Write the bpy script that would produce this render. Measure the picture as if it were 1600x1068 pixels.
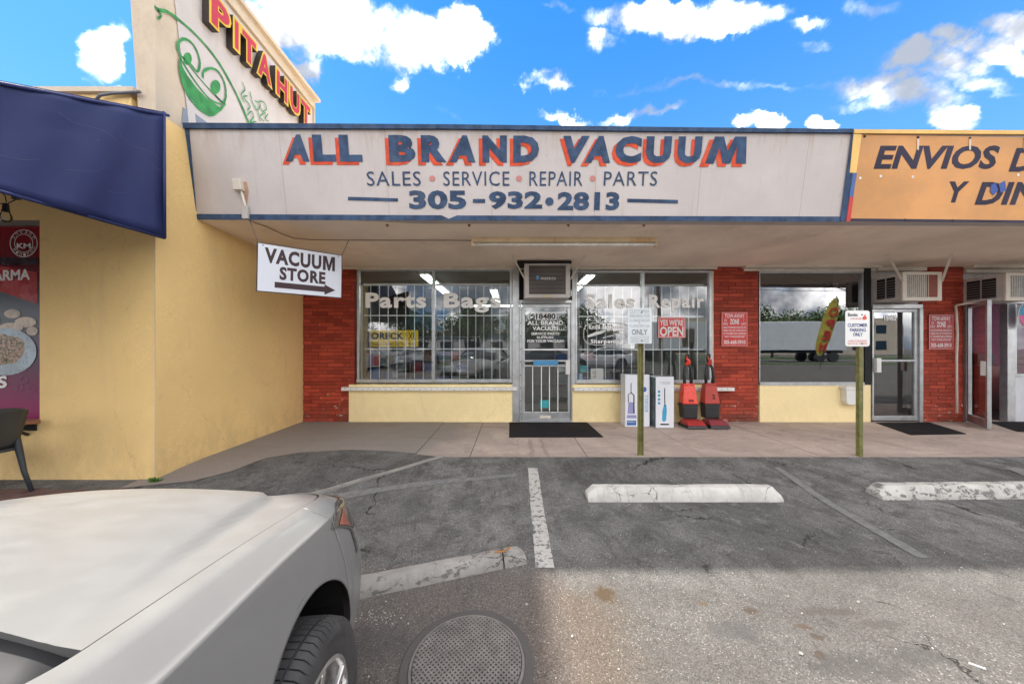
import bpy, bmesh, math, random
from math import radians, sin, cos, pi
from mathutils import Vector, Matrix
random.seed(7)
for o in list(bpy.data.objects): bpy.data.objects.remove(o)
SC = bpy.context.scene
COL = SC.collection
# ------------------------------------------------------------------ camera
F, CX, CY, H = 520.0, 800.0, 543.0, 1.42       # focal length / centre in pixels of the 1600 px photograph, eye height
cam = bpy.data.objects.new('camera', bpy.data.cameras.new('camera')); COL.objects.link(cam)
cam.data.sensor_width = 36; cam.data.lens = F/1600*36; cam.data.shift_y = (CY-534)/1600
cam.data.clip_start = .03; cam.data.clip_end = 2000
cam.location = (0, 0, H); cam.rotation_euler = (pi/2, 0, 0)
SC.camera = cam
# ------------------------------------------------------------------ light
SX, SY = .63, .42                                # shadow drift per metre of height: +X and -Y
sunvec = Vector((-SX, SY, 1)).normalized()       # towards the sun
ELEV = math.asin(sunvec.z); AZ = math.atan2(sunvec.x, sunvec.y)   # clockwise from +Y
sl = bpy.data.lights.new('sun', 'SUN'); sl.energy = 2.0; sl.angle = radians(1.2); sl.color = (1, .95, .87)
so = bpy.data.objects.new('sun', sl); COL.objects.link(so)
so.rotation_euler = sunvec.to_track_quat('Z', 'Y').to_euler(); so.location = (-10, 8, 20)
SC.view_settings.view_transform = 'Standard'; SC.view_settings.look = 'None'
SC.view_settings.gamma = 1; SC.view_settings.use_curve_mapping = False
SC.view_settings.exposure = 2.3
SC.render.engine = 'CYCLES'
SC.cycles.max_bounces = 8; SC.cycles.diffuse_bounces = 5; SC.cycles.glossy_bounces = 4; SC.cycles.transparent_max_bounces = 16

class NT:
    """small node-tree helper"""
    def __init__(s, tree): s.t = tree; s.n = tree.nodes; s.l = tree.links
    def new(s, typ, **kw):
        n = s.n.new(typ)
        for k, v in kw.items():
            if k == 'inp':
                for a, b in v.items(): s.set(n.inputs[a], b)
            else: setattr(n, k, v)
        return n
    def set(s, sock, v):
        if hasattr(v, 'is_output') or isinstance(v, bpy.types.NodeSocket): s.l.new(v, sock)
        else: sock.default_value = v
    def math(s, op, a, b=0.0, c=None, clamp=False):
        n = s.n.new('ShaderNodeMath'); n.operation = op; n.use_clamp = clamp
        s.set(n.inputs[0], a); s.set(n.inputs[1], b)
        if c is not None: s.set(n.inputs[2], c)
        return n.outputs[0]
    def vmath(s, op, a, b):
        n = s.n.new('ShaderNodeVectorMath'); n.operation = op
        s.set(n.inputs[0], a); s.set(n.inputs[1], b); return n.outputs[0]
    def noise(s, vec, scale, detail=4, rough=.55, dist=0.0, col=False):
        n = s.new('ShaderNodeTexNoise', inp={'Vector': vec, 'Scale': scale, 'Detail': detail, 'Roughness': rough, 'Distortion': dist})
        return n.outputs['Color' if col else 'Fac']
    def voro(s, vec, scale, feature='F1', out='Distance', rnd=1.0):
        n = s.n.new('ShaderNodeTexVoronoi'); n.feature = feature
        s.set(n.inputs['Vector'], vec); n.inputs['Scale'].default_value = scale; n.inputs['Randomness'].default_value = rnd
        return n.outputs[out]
    def ramp(s, v, lo, hi, a=0.0, b=1.0):
        n = s.n.new('ShaderNodeMapRange'); n.interpolation_type = 'SMOOTHSTEP'
        s.set(n.inputs[0], v); s.set(n.inputs[1], lo); s.set(n.inputs[2], hi); s.set(n.inputs[3], a); s.set(n.inputs[4], b)
        return n.outputs[0]
    def mix(s, f, a, b, mode='MIX'):
        n = s.n.new('ShaderNodeMix'); n.data_type = 'RGBA'; n.blend_type = mode; n.clamp_factor = True
        s.set(n.inputs[0], f); s.set(n.inputs[6], a if not isinstance(a, tuple) else (*a[:3], 1)); s.set(n.inputs[7], b if not isinstance(b, tuple) else (*b[:3], 1))
        return n.outputs[2]
    def scalev(s, vec, v): return s.vmath('MULTIPLY', vec, v)
def L(r, g, b):
    f = lambda c: (c/255/12.92) if c/255 <= .04045 else ((c/255+.055)/1.055)**2.4
    return (f(r), f(g), f(b))

# ------------------------------------------------------------------ world: physical sky with procedural clouds
W = bpy.data.worlds.new('World'); SC.world = W; W.use_nodes = True
wt = NT(W.node_tree); wt.n.clear()
sky = wt.new('ShaderNodeTexSky', sky_type='NISHITA', sun_disc=False, sun_elevation=ELEV, sun_rotation=AZ, air_density=1.0, dust_density=.6, ozone_density=2.2)
tc = wt.new('ShaderNodeTexCoord'); D = tc.outputs['Generated']
sep = wt.new('ShaderNodeSeparateXYZ', inp={0: D}); dx, dy, dz = sep.outputs
yy = wt.math('MAXIMUM', dy, .02)
u = wt.math('DIVIDE', dx, yy); v = wt.math('DIVIDE', dz, yy)
comb = wt.new('ShaderNodeCombineXYZ', inp={0: u, 1: v, 2: 0.0}).outputs[0]
ncol = wt.noise(D, 5.5, 7, .62, col=True)
nd = wt.vmath('SUBTRACT', ncol, (.5, .5, .5))
ncol2 = wt.noise(D, 1.7, 3, .5, col=True)
nd2 = wt.vmath('SUBTRACT', ncol2, (.5, .5, .5))
pw = wt.vmath('ADD', comb, wt.vmath('ADD', wt.vmath('MULTIPLY', nd, (.34, .30, 0)), wt.vmath('MULTIPLY', nd2, (.12, .08, 0))))
ps = wt.new('ShaderNodeSeparateXYZ', inp={0: pw}); pu, pv = ps.outputs[0], ps.outputs[1]
CL = [(165,75,52,40,1.1),(150,132,50,14,.85),(195,48,32,24,.8),(460,30,110,62,1.3),(530,75,70,48,1.2),(490,128,34,20,.9),
      (650,78,88,46,1.35),(725,62,56,44,1.2),(590,40,60,30,.7),(608,132,22,18,.7),(862,128,40,18,.8),(945,50,36,20,.85),(1070,14,150,30,1.15),
      (1010,34,50,18,.6),(1250,38,40,9,.45),(1255,64,34,7,.45),(1590,46,66,24,1.15),(1530,76,70,26,1.15),(1450,102,84,32,1.1),(1380,130,90,28,1.0),
      (1430,155,84,26,.8),(1585,98,36,16,.8),(1290,128,50,10,.55),(1480,130,90,16,.7),(1020,178,74,14,.7),(900,176,46,11,.6),(1188,196,38,18,1.2),(1286,194,38,17,1.15),(1490,182,52,22,1.25),
      (1340,160,60,12,.4),(1540,138,50,8,.35),(1100,130,170,10,.5),(880,8,40,10,.4),(1360,14,60,14,.5),(720,184,20,6,.3)]
acc = None
for (px, py, rx, ry, amp) in CL:
    a = wt.math('DIVIDE', wt.math('SUBTRACT', pu, (px-CX)/F), rx/F*1.12)
    b = wt.math('DIVIDE', wt.math('SUBTRACT', pv, (CY-py)/F), ry/F*1.12)
    r2 = wt.math('ADD', wt.math('MULTIPLY', a, a), wt.math('MULTIPLY', b, b))
    g = wt.math('MULTIPLY', wt.math('SUBTRACT', 1.0, r2, clamp=True), amp)
    acc = g if acc is None else wt.math('MAXIMUM', acc, g)
front = wt.ramp(dy, .25, .4)
inframe = wt.math('MULTIPLY', front, wt.math('MULTIPLY', wt.ramp(wt.math('ABSOLUTE', u), 1.6, 2.0, 1, 0), wt.ramp(v, 1.05, 1.4, 1, 0)))
gen = wt.noise(wt.scalev(D, (1, 1, 2.2)), 2.3, 8, .6, .3)
gen = wt.ramp(gen, .28, .47, 0.0, 1.1)  # cloud cover thickened outside the view, added to raise the ambient fill
dens = wt.math('ADD', wt.math('MULTIPLY', acc, inframe), wt.math('MULTIPLY', gen, wt.math('SUBTRACT', 1.0, inframe)))
fine = wt.noise(D, 16, 6, .65)
dens2 = wt.math('MULTIPLY', dens, wt.ramp(fine, .25, .62, .45, 1.25))
cf = wt.ramp(dens2, .02, 1.0, 0.0, .97)
shade = wt.noise(wt.vmath('ADD', D, (0, 0, .05)), 6, 5, .55)
ccol = wt.mix(wt.math('POWER', wt.ramp(shade, .33, .66), 2.1), (.068, .077, .092), (.85, .85, .86))
cstr = wt.vmath('MULTIPLY', ccol, (10.8, 10.35, 9.9))
skyc = wt.mix(.68, wt.vmath('MULTIPLY', sky.outputs[0], (.075, .215, .35)), wt.mix(wt.ramp(dz, .0, .8), (.50, 1.12, 1.95), (.060, .48, 1.40)))
# low sky a little paler
final = wt.mix(wt.math('POWER', cf, 1.9), skyc, cstr)
bg = wt.new('ShaderNodeBackground', inp={'Color': final, 'Strength': .15})
wo = wt.new('ShaderNodeOutputWorld', inp={0: bg.outputs[0]})

# ------------------------------------------------------------------ helpers
def wm(o):
    m = Matrix.Identity(4)
    while o is not None:
        m = Matrix.LocRotScale(o.location, o.rotation_euler, o.scale) @ m
        o = o.parent
    return m
def link(o, parent=None):
    COL.objects.link(o)
    if parent is not None: o.parent = parent
    return o
def tag(o, label=None, cat=None, group=None, kind=None):
    if label: o['label'] = label
    if cat: o['category'] = cat
    if group: o['group'] = group
    if kind: o['kind'] = kind
    return o
def thing(name, label, cat, loc=(0, 0, 0), rz=0, group=None):
    o = bpy.data.objects.new(name, None); COL.objects.link(o)
    o.location = loc; o.rotation_euler = (0, 0, rz); o.empty_display_size = .1
    return tag(o, label, cat, group)
def copy_tree(o, parent=None):
    c = o.copy(); COL.objects.link(c); c.parent = parent
    for ch in [x for x in o.children]: copy_tree(ch, c)
    return c
class MB:
    def __init__(s): s.v = []; s.f = []
    def add(s, vs, fs):
        k = len(s.v); s.v += [tuple(v) for v in vs]; s.f += [tuple(i+k for i in f) for f in fs]; return s
    def box(s, x0, x1, y0, y1, z0, z1):
        return s.add([(x0,y0,z0),(x1,y0,z0),(x1,y1,z0),(x0,y1,z0),(x0,y0,z1),(x1,y0,z1),(x1,y1,z1),(x0,y1,z1)],
                     [(0,3,2,1),(4,5,6,7),(0,1,5,4),(1,2,6,5),(2,3,7,6),(3,0,4,7)])
    def quad(s, a, b, c, d): return s.add([a, b, c, d], [(0, 1, 2, 3)])
    def poly(s, pts): return s.add(pts, [tuple(range(len(pts)))])
    def slab(s, pts, n, t):
        """prism: polygon pts extruded by t along n"""
        n = Vector(n)*t; k = len(pts); b = [tuple(Vector(p)+n) for p in pts]
        return s.add(list(pts)+b, [tuple(range(k))[::-1], tuple(range(k, 2*k))]+[(i, (i+1) % k, (i+1) % k+k, i+k) for i in range(k)])
    def bar(s, a, b, w, h=None, up=(0, 0, 1)):
        h = h or w; a = Vector(a); b = Vector(b); d = (b-a).normalized(); up = Vector(up)
        if abs(d.dot(up)) > .99: up = Vector((0, 1, 0))
        r = d.cross(up).normalized(); q = r.cross(d).normalized(); r *= w/2; q *= h/2
        vs = [a-r-q, a+r-q, a+r+q, a-r+q, b-r-q, b+r-q, b+r+q, b-r+q]
        return s.add(vs, [(0,1,2,3),(7,6,5,4),(0,4,5,1),(1,5,6,2),(2,6,7,3),(3,7,4,0)])
    def tube(s, path, r, n=8, closed=False, cap=True):
        P = [Vector(p) for p in path]; k = len(P); R = r if isinstance(r, (list, tuple)) else [r]*k
        base = len(s.v); up = Vector((0, 0, 1)); prev = None
        for i, p in enumerate(P):
            if closed: d = P[(i+1) % k]-P[i-1]
            else: d = P[min(i+1, k-1)]-P[max(i-1, 0)]
            d.normalize()
            if prev is None:
                a = up if abs(d.z) < .95 else Vector((1, 0, 0)); x = d.cross(a).normalized()
            else: x = (prev-d*prev.dot(d)).normalized()
            prev = x; y = d.cross(x)
            for j in range(n):
                t = 2*pi*j/n; s.v.append(tuple(p+(x*cos(t)+y*sin(t))*R[i]))
        m = k if closed else k-1
        for i in range(m):
            for j in range(n):
                a = base+i*n+j; b = base+i*n+(j+1) % n; c = base+((i+1) % k)*n+(j+1) % n; d_ = base+((i+1) % k)*n+j
                s.f.append((a, b, c, d_))
        if cap and not closed:
            s.f.append(tuple(base+j for j in range(n))[::-1]); s.f.append(tuple(base+(k-1)*n+j for j in range(n)))
        return s
    def lathe(s, prof, origin=(0, 0, 0), axis='z', n=24, cap=False):
        base = len(s.v); o = Vector(origin)
        for (r, h) in prof:
            for j in range(n):
                t = 2*pi*j/n; c, d = r*cos(t), r*sin(t)
                q = {'z': (c, d, h), 'x': (h, c, d), 'y': (c, h, d)}[axis]; s.v.append(tuple(o+Vector(q)))
        for i in range(len(prof)-1):
            for j in range(n):
                s.f.append((base+i*n+j, base+i*n+(j+1) % n, base+(i+1)*n+(j+1) % n, base+(i+1)*n+j))
        if cap:
            s.f.append(tuple(base+j for j in range(n))); s.f.append(tuple(base+(len(prof)-1)*n+j for j in range(n)))
        return s
    def grid(s, rows):
        base = len(s.v); m = len(rows[0])
        for r in rows: s.v += [tuple(p) for p in r]
        for i in range(len(rows)-1):
            for j in range(m-1):
                s.f.append((base+i*m+j, base+i*m+j+1, base+(i+1)*m+j+1, base+(i+1)*m+j))
        return s
    def build(s, name, m, parent=None, smooth=False, bevel=0, label=None, world=True, solid=0, autos=None):
        me = bpy.data.meshes.new(name); me.from_pydata([tuple(v) for v in s.v], [], s.f); me.update()
        if parent is not None and world: me.transform(wm(parent).inverted())
        if m is not None: me.materials.append(m)
        bm = bmesh.new(); bm.from_mesh(me); bmesh.ops.recalc_face_normals(bm, faces=bm.faces); bm.to_mesh(me); bm.free()
        if smooth:
            for p in me.polygons: p.use_smooth = True
            if autos: me.set_sharp_from_angle(angle=radians(autos))
        o = bpy.data.objects.new(name, me); link(o, parent)
        if bevel:
            b = o.modifiers.new('bevel', 'BEVEL'); b.width = bevel; b.segments = 2; b.limit_method = 'ANGLE'; b.angle_limit = radians(40)
        if solid:
            b = o.modifiers.new('solid', 'SOLIDIFY'); b.thickness = solid; b.offset = 0
        if label: o['label'] = label
        return o
def struct(o): o['kind'] = 'structure'; return o

def X_(px, Y): return (px-CX)*Y/F
def Z_(py, Y): return H-(py-CY)*Y/F
def PW(px, py, Y): return (X_(px, Y), Y, Z_(py, Y))
def sstep(t): t = max(0, min(1, t)); return t*t*(3-2*t)
def gz(y): return .076*sstep((y-2.9)/1.2)
def gp(px, py):
    Y = 3.0
    for _ in range(30): Y = (H-gz(Y))*F/(py-CY)
    return (X_(px, Y), Y)
FY = 6.06                      # shop front plane
SLAB = .08
def sy(py, z=SLAB): return (H-z)*F/(py-CY)
def sheet(pts, name, m, dz, parent=None):
    bm = bmesh.new(); vs = [bm.verts.new((p[0], p[1], 0)) for p in pts]; bm.faces.new(vs)
    bmesh.ops.triangulate(bm, faces=bm.faces)
    for i in range(16):
        yv = 2.85+i*.085
        bmesh.ops.bisect_plane(bm, geom=bm.verts[:]+bm.edges[:]+bm.faces[:], plane_co=(0, yv, 0), plane_no=(0, 1, 0))
    for vv in bm.verts: vv.co.z = gz(vv.co.y)+dz
    bmesh.ops.recalc_face_normals(bm, faces=bm.faces)
    me = bpy.data.meshes.new(name); bm.to_mesh(me); bm.free(); me.materials.append(m)
    if parent is not None: me.transform(wm(parent).inverted())
    return link(bpy.data.objects.new(name, me), parent)

_tc = {}
def text_mesh(s, bold=0.0, shear=0.0, extrude=0.0, spacing=1.0):
    cu = bpy.data.curves.new('t', 'FONT'); cu.body = s; cu.offset = bold; cu.shear = shear; cu.extrude = extrude
    cu.space_character = spacing; cu.resolution_u = 3; cu.align_x = 'CENTER'; cu.space_line = .95
    ob = bpy.data.objects.new('t', cu); COL.objects.link(ob)
    bpy.context.view_layer.update() if False else None
    dg = bpy.context.evaluated_depsgraph_get()
    me = bpy.data.meshes.new_from_object(ob.evaluated_get(dg)); bpy.data.objects.remove(ob); bpy.data.curves.remove(cu)
    vs = [v.co.copy() for v in me.vertices]; fs = [tuple(p.vertices) for p in me.polygons]
    bpy.data.meshes.remove(me); return vs, fs
def text(s, name, m, parent, O, U, V, bold=0.0, shear=0.0, depth=0.0, spacing=1.0, label=None, N=None, side=None):
    key = (s, bold, shear, spacing, depth > 0)
    if key not in _tc: _tc[key] = text_mesh(s, bold, shear, .05 if depth > 0 else 0, spacing)
    vs, fs = _tc[key]
    if not vs: return None
    x0 = min(v.x for v in vs); x1 = max(v.x for v in vs); y0 = min(v.y for v in vs); y1 = max(v.y for v in vs)
    O, U, V = Vector(O), Vector(U), Vector(V); n = (Vector(N) if N is not None else U.cross(V)).normalized()
    b = MB(); b.add([O+U*((v.x-x0)/(x1-x0))+V*((v.y-y0)/(y1-y0))+n*((v.z/.05*.5+.5)*depth if depth > 0 else 0) for v in vs], fs)
    o = b.build(name, m, parent, label=label)
    if side is not None and depth > 0:
        o.data.materials.append(side)
        inv = (wm(parent).inverted().to_3x3() @ n) if parent else n
        for p in o.data.polygons:
            if abs(p.normal.dot(inv)) < .7: p.material_index = 1
    return o
def ftext(s, name, m, parent, x0, y0, x1, y1, Y, **k):
    O = PW(x0, y1, Y); U = Vector(PW(x1, y1, Y))-Vector(O); V = Vector(PW(x0, y0, Y))-Vector(O)
    return text(s, name, m, parent, O, U, V, **k)
def pbox(b, x0, y0, x1, y1, Ya, Yb, Yr=None):
    """box whose front face (plane Ya) spans the given pixels"""
    Yr = Yr or Ya
    return b.box(X_(x0, Yr), X_(x1, Yr), Ya, Yb, Z_(y1, Yr), Z_(y0, Yr))

# ------------------------------------------------------------------ materials
def newmat(name):
    m = bpy.data.materials.new(name); m.use_nodes = True; t = NT(m.node_tree); t.n.clear()
    b = t.new('ShaderNodeBsdfPrincipled'); t.new('ShaderNodeOutputMaterial', inp={0: b.outputs[0]})
    geo = t.new('ShaderNodeNewGeometry'); return m, t, b, geo.outputs['Position']
def mat(name, col, rough=.6, metal=0, var=.12, scale=2.5, bump=0.0, bscale=60, spec=.5, grime=0.0, gcol=None, gscale=1.6, streak=(1, 1, .35), coat=0, rnd=0.0):
    m, t, b, P = newmat(name)
    n = t.noise(P, scale, 5, .6)
    c = t.mix(t.ramp(n, .3, .7), tuple(x*(1-var) for x in col), tuple(min(1, x*(1+var)) for x in col))
    if rnd:
        oi = t.new('ShaderNodeObjectInfo'); c = t.mix(1.0, c, t.mix(oi.outputs['Random'], (1-rnd,)*3, (1+rnd,)*3), 'MULTIPLY')
    if grime:
        g1 = t.noise(t.scalev(P, streak), gscale, 7, .68, .4); g2 = t.noise(P, gscale*9, 5, .7)
        g = t.math('MULTIPLY', t.ramp(g1, .48, .72), t.ramp(g2, .3, .65, .35, 1.0))
        c = t.mix(t.math('MULTIPLY', g, grime), c, gcol or tuple(x*.45 for x in col))
    t.set(b.inputs['Base Color'], c)
    t.set(b.inputs['Roughness'], t.ramp(t.noise(P, scale*4, 4), .3, .7, max(0, rough-.06), min(1, rough+.06)))
    b.inputs['Metallic'].default_value = metal; b.inputs['Specular IOR Level'].default_value = spec
    if coat: b.inputs['Coat Weight'].default_value = coat; b.inputs['Coat Roughness'].default_value = .08
    if bump:
        bn = t.new('ShaderNodeBump', inp={'Strength': bump, 'Distance': .01, 'Height': t.noise(P, bscale, 6, .65)})
        t.set(b.inputs['Normal'], bn.outputs[0])
    return m
def stucco(name, col, dirt, k=.5):
    m, t, b, P = newmat(name)
    c = t.mix(t.ramp(t.noise(P, .8, 6, .65), .3, .7), tuple(x*.90 for x in col), tuple(min(1, x*1.06) for x in col))
    c = t.mix(t.ramp(t.noise(P, 60, 4, .7), .35, .65), c, tuple(x*.92 for x in col))
    c = t.mix(t.ramp(t.noise(t.scalev(P, (1, 1, .22)), 2.4, 7, .72, .5), .52, .72, 0, k), c, dirt)
    c = t.mix(t.ramp(t.noise(P, 5, 7, .78), .60, .70, 0, k*.8), c, tuple(x*.7 for x in dirt))
    zz = t.new('ShaderNodeSeparateXYZ', inp={0: P}).outputs[2]
    low = t.math('MULTIPLY', t.ramp(zz, .75, .0), t.ramp(t.noise(t.scalev(P, (1, 1, .5)), 3.2, 7, .75), .36, .62))
    c = t.mix(t.math('MULTIPLY', low, k*1.1), c, tuple(x*.62 for x in dirt))
    dp = t.vmath('ADD', P, t.vmath('MULTIPLY', t.noise(P, 3, 5, .75, col=True), (.35, .35, .35)))
    ed = t.voro(dp, .75, 'DISTANCE_TO_EDGE'); cr = t.math('MULTIPLY', t.ramp(ed, .0035, .001), t.ramp(t.noise(P, 1.1, 3), .50, .56)); c = t.mix(t.math('MULTIPLY', cr, k*.7), c, tuple(x*.4 for x in dirt))
    t.set(b.inputs['Base Color'], c); b.inputs['Roughness'].default_value = .85; b.inputs['Specular IOR Level'].default_value = .2
    h = t.math('ADD', t.math('ADD', t.noise(P, 85, 6, .7), t.math('MULTIPLY', t.noise(P, 9, 4), .8)), t.math('MULTIPLY', cr, -1.5))
    bn = t.new('ShaderNodeBump', inp={'Strength': .55, 'Distance': .008, 'Height': h}); t.set(b.inputs['Normal'], bn.outputs[0]); return m
def emis(name, col, s):
    m, t, b, P = newmat(name); t.set(b.inputs['Base Color'], (*col, 1)); b.inputs['Emission Color'].default_value = (*col, 1); b.inputs['Emission Strength'].default_value = s; return m
def glass(name, tint=(.72, .76, .76), base=.10, k=1.4, rough=0.0):
    m = bpy.data.materials.new(name); m.use_nodes = True; t = NT(m.node_tree); t.n.clear()
    tr = t.new('ShaderNodeBsdfTransparent', inp={0: (*tint, 1)}); gl = t.new('ShaderNodeBsdfGlossy', inp={'Color': (.95, .97, 1, 1), 'Roughness': rough})
    geo = t.new('ShaderNodeNewGeometry'); bn = t.new('ShaderNodeBump', inp={'Strength': .04, 'Distance': .02, 'Height': t.noise(geo.outputs['Position'], 1.3, 2)})
    t.set(gl.inputs['Normal'], bn.outputs[0])
    fr = t.new('ShaderNodeFresnel', inp={'IOR': 1.5})
    fac = t.math('ADD', t.math('MULTIPLY', fr.outputs[0], k), base, clamp=True)
    mx = t.new('ShaderNodeMixShader', inp={0: fac, 1: tr.outputs[0], 2: gl.outputs[0]})
    t.new('ShaderNodeOutputMaterial', inp={0: mx.outputs[0]}); return m
M = {}
M['yellow'] = stucco('yellow_stucco', (.93, .66, .29), (.64, .47, .27), .30)
M['yellow2'] = stucco('yellow_panel', (.95, .78, .43), (.76, .60, .36), .18)
M['cream'] = mat('cream_stucco', (.60, .50, .38), .85, var=.06, bump=.35, bscale=90, grime=.45, gcol=(.32, .25, .18), spec=.2)
M['offwhite'] = mat('offwhite_stucco', (.56, .52, .50), .85, var=.05, bump=.35, bscale=90, grime=.4, gcol=(.35, .32, .3), spec=.2)
M['soffit'] = mat('soffit_paint', (.92, .79, .67), .85, var=.10, scale=.8, bump=.25, bscale=40, grime=.45, gcol=(.55, .44, .35), gscale=.8, spec=.15)
M['sign'] = mat('sign_white', (.50, .44, .44), .7, var=.04, scale=1.4, bump=.15, bscale=30, grime=.32, gcol=(.42, .33, .28), gscale=1.1, spec=.25)
m, t, b, P = newmat('sign_white'); M['sign'] = m
c = t.mix(t.ramp(t.noise(P, 1.4, 5, .6), .3, .7), (.50, .45, .435), (.56, .51, .49))
dr = t.ramp(t.noise(t.scalev(P, (7, 1, .35)), 1.6, 6, .75, .2), .54, .74, 0, .40); c = t.mix(dr, c, (.40, .30, .24))
c = t.mix(t.ramp(t.noise(P, 26, 5, .8), .66, .70, 0, .5), c, (.62, .58, .56)); c = t.mix(t.ramp(t.noise(P, 9, 7, .8), .63, .67, 0, .45), c, (.36, .29, .27))
zz = t.new('ShaderNodeSeparateXYZ', inp={0: P}); top = t.math('MULTIPLY', t.ramp(zz.outputs[2], 3.55, 3.95), t.ramp(t.noise(t.scalev(P, (5, 1, 1)), 2, 5, .7), .45, .7)); c = t.mix(t.math('MULTIPLY', top, .5), c, (.38, .27, .2))
jx = t.math('ABSOLUTE', t.math('SUBTRACT', t.math('FRACT', t.math('DIVIDE', t.math('ADD', zz.outputs[0], 3.9), 1.22)), .5)); jn = t.ramp(jx, .4965, .4985); c = t.mix(t.math('MULTIPLY', jn, .45), c, (.2, .17, .17))
t.set(b.inputs['Base Color'], c); b.inputs['Roughness'].default_value = .65; b.inputs['Specular IOR Level'].default_value = .25
bn = t.new('ShaderNodeBump', inp={'Strength': .3, 'Distance': .01, 'Height': t.math('ADD', t.noise(P, 18, 6, .7), t.math('MULTIPLY', jn, -1.5))}); t.set(b.inputs['Normal'], bn.outputs[0])
M['navy'] = mat('navy_paint', (.046, .078, .145), .65, spec=.12, var=.3, scale=9, grime=.5, gcol=(.13, .15, .19), gscale=9)
M['redpaint'] = mat('red_paint', (.60, .085, .04), .65, spec=.12, var=.2, scale=10, grime=.3, gcol=(.5, .25, .18), gscale=9)
M['pinkdot'] = mat('pink_paint', (.50, .20, .18), .7, var=.1)
M['orange'] = mat('banner_orange', (.60, .285, .095), .55, var=.16, scale=1.3, bump=.08, bscale=8, grime=.3, gcol=(.42, .19, .07), gscale=2, streak=(.5, 1, 4))
M['bannernavy'] = mat('banner_print', (.045, .04, .065), .6, spec=.12, var=.2)
M['blue'] = mat('blue_paint', (.06, .13, .36), .6); M['red'] = mat('bright_red', (.55, .03, .03), .5); M['ybright'] = mat('yellow_trim', (.80, .50, .15), .6, grime=.3)
M['white'] = mat('white_paint', (.72, .72, .70), .5, var=.05, grime=.2)
M['whiteprint'] = mat('white_print', (.74, .74, .72), .5, var=.03)
M['black'] = mat('black_plastic', (.018, .018, .02), .45); M['blackprint'] = mat('black_print', (.03, .026, .03), .6, spec=.12)
M['dark'] = mat('dark_void', (.012, .012, .013), .8)
M['alu'] = mat('aluminium', (.50, .51, .52), .38, metal=.75, var=.12, scale=6, grime=.35, gcol=(.2, .19, .18), gscale=6)
M['cwhite'] = mat('cream_trim', (.66, .60, .52), .55, var=.06, grime=.4, gcol=(.38, .28, .2), gscale=5)
M['bar'] = mat('bar_white', (.85, .85, .83), .45); M['vinyl'] = mat('white_vinyl', (.90, .90, .88), .5, var=.02)
M['brown'] = mat('brown_print', (.075, .05, .055), .6, spec=.12)
M['signboard'] = mat('sign_board', (.66, .69, .76), .4, var=.03)
M['rust'] = mat('rust', (.33, .14, .04), .9, var=.35, scale=20, bump=.5)
M['fixture'] = mat('rusty_fixture', (.78, .62, .40), .6, var=.1, grime=1.0, gcol=(.60, .27, .04), gscale=4, streak=(1, 1, 1))
M['tubeoff'] = mat('tube_white', (.93, .91, .86), .25)
M['acmetal'] = mat('ac_metal', (.55, .52, .50), .5, grime=.5, gcol=(.28, .2, .14), gscale=6)
M['acgrill'] = mat('ac_grille', (.17, .15, .14), .6, var=.2)
M['mat'] = mat('rubber_mat', (.022, .020, .022), .9, spec=.12, bump=.8, bscale=300)
M['olive'] = mat('olive_post', (.145, .14, .04), .55, var=.3, scale=14, grime=.6, gcol=(.2, .12, .05), gscale=12)
M['cable'] = mat('cable', (.30, .22, .17), .7); M['chain'] = mat('chain', (.14, .10, .08), .6, metal=.4)
M['carwhite'] = mat('car_white', (.178, .178, .177), .34, var=.004, scale=3, spec=.4, coat=.18, grime=.02, gcol=(.22, .22, .215), gscale=5, streak=(1, 1, 1))
M['cowl'] = mat('cowl_plastic', (.045, .045, .047), .65, spec=.15); M['cargap'] = mat('car_trim', (.013, .013, .014), .5)
M['tyre'] = mat('tyre_rubber', (.042, .042, .044), .72, var=.25, scale=9, grime=.5, gcol=(.075, .07, .066), gscale=8, streak=(1, 1, 1))
M['rim'] = mat('rim_silver', (.62, .61, .60), .25, metal=.85)
M['amber'] = mat('amber_reflector', (.38, .085, .035), .15, coat=1)
M['lampdark'] = mat('headlight_dark', (.05, .048, .046), .12, coat=1)
M['carglass'] = mat('car_glass', (.02, .025, .028), .04, spec=.8)
M['vacred'] = mat('vacuum_red', (.74, .045, .02), .3, coat=.3); M['vacred2'] = mat('vacuum_worn_red', (.42, .045, .03), .5, grime=.2)
M['footred'] = mat('foot_red', (.36, .03, .03), .4); M['footred2'] = mat('foot_maroon', (.24, .04, .05), .45)
M['boxwhite'] = mat('box_white', (.68, .70, .74), .5, var=.03); M['boxside'] = mat('box_dark', (.12, .17, .19), .5, var=.2)
M['lilac'] = mat('print_lilac', (.27, .27, .48), .5); M['pblue'] = mat('print_blue', (.03, .11, .34), .5); M['pcyan'] = mat('print_cyan', (.04, .30, .50), .5)
M['teal'] = mat('print_teal', (.04, .34, .36), .5); M['signyellow'] = mat('sign_yellow', (.86, .60, .015), .45, var=.04)
M['signred'] = mat('sign_red', (.62, .03, .03), .45, var=.05); M['signfaded'] = mat('sign_faded', (.48, .07, .08), .55, var=.1, scale=9, grime=.3, gcol=(.5, .25, .25), gscale=12)
M['greyprint'] = mat('grey_print', (.33, .34, .35), .6, var=.2, scale=20); M['parkwhite'] = mat('parking_sign', (.56, .60, .62), .45, var=.03)
M['ink'] = mat('blue_ink', (.03, .05, .20), .5); M['redink'] = mat('red_ink', (.6, .08, .05), .5)
M['green'] = mat('spray_green', (.035, .24, .06), .7, var=.3, scale=8)
M['canvas'] = None
M['interior'] = mat('interior_wall', (.17, .165, .155), .8); M['ifloor'] = mat('interior_floor', (.16, .15, .14), .5)
M['tubeon'] = emis('tube_lit', (.88, 1.0, .93), 2.0)
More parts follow.
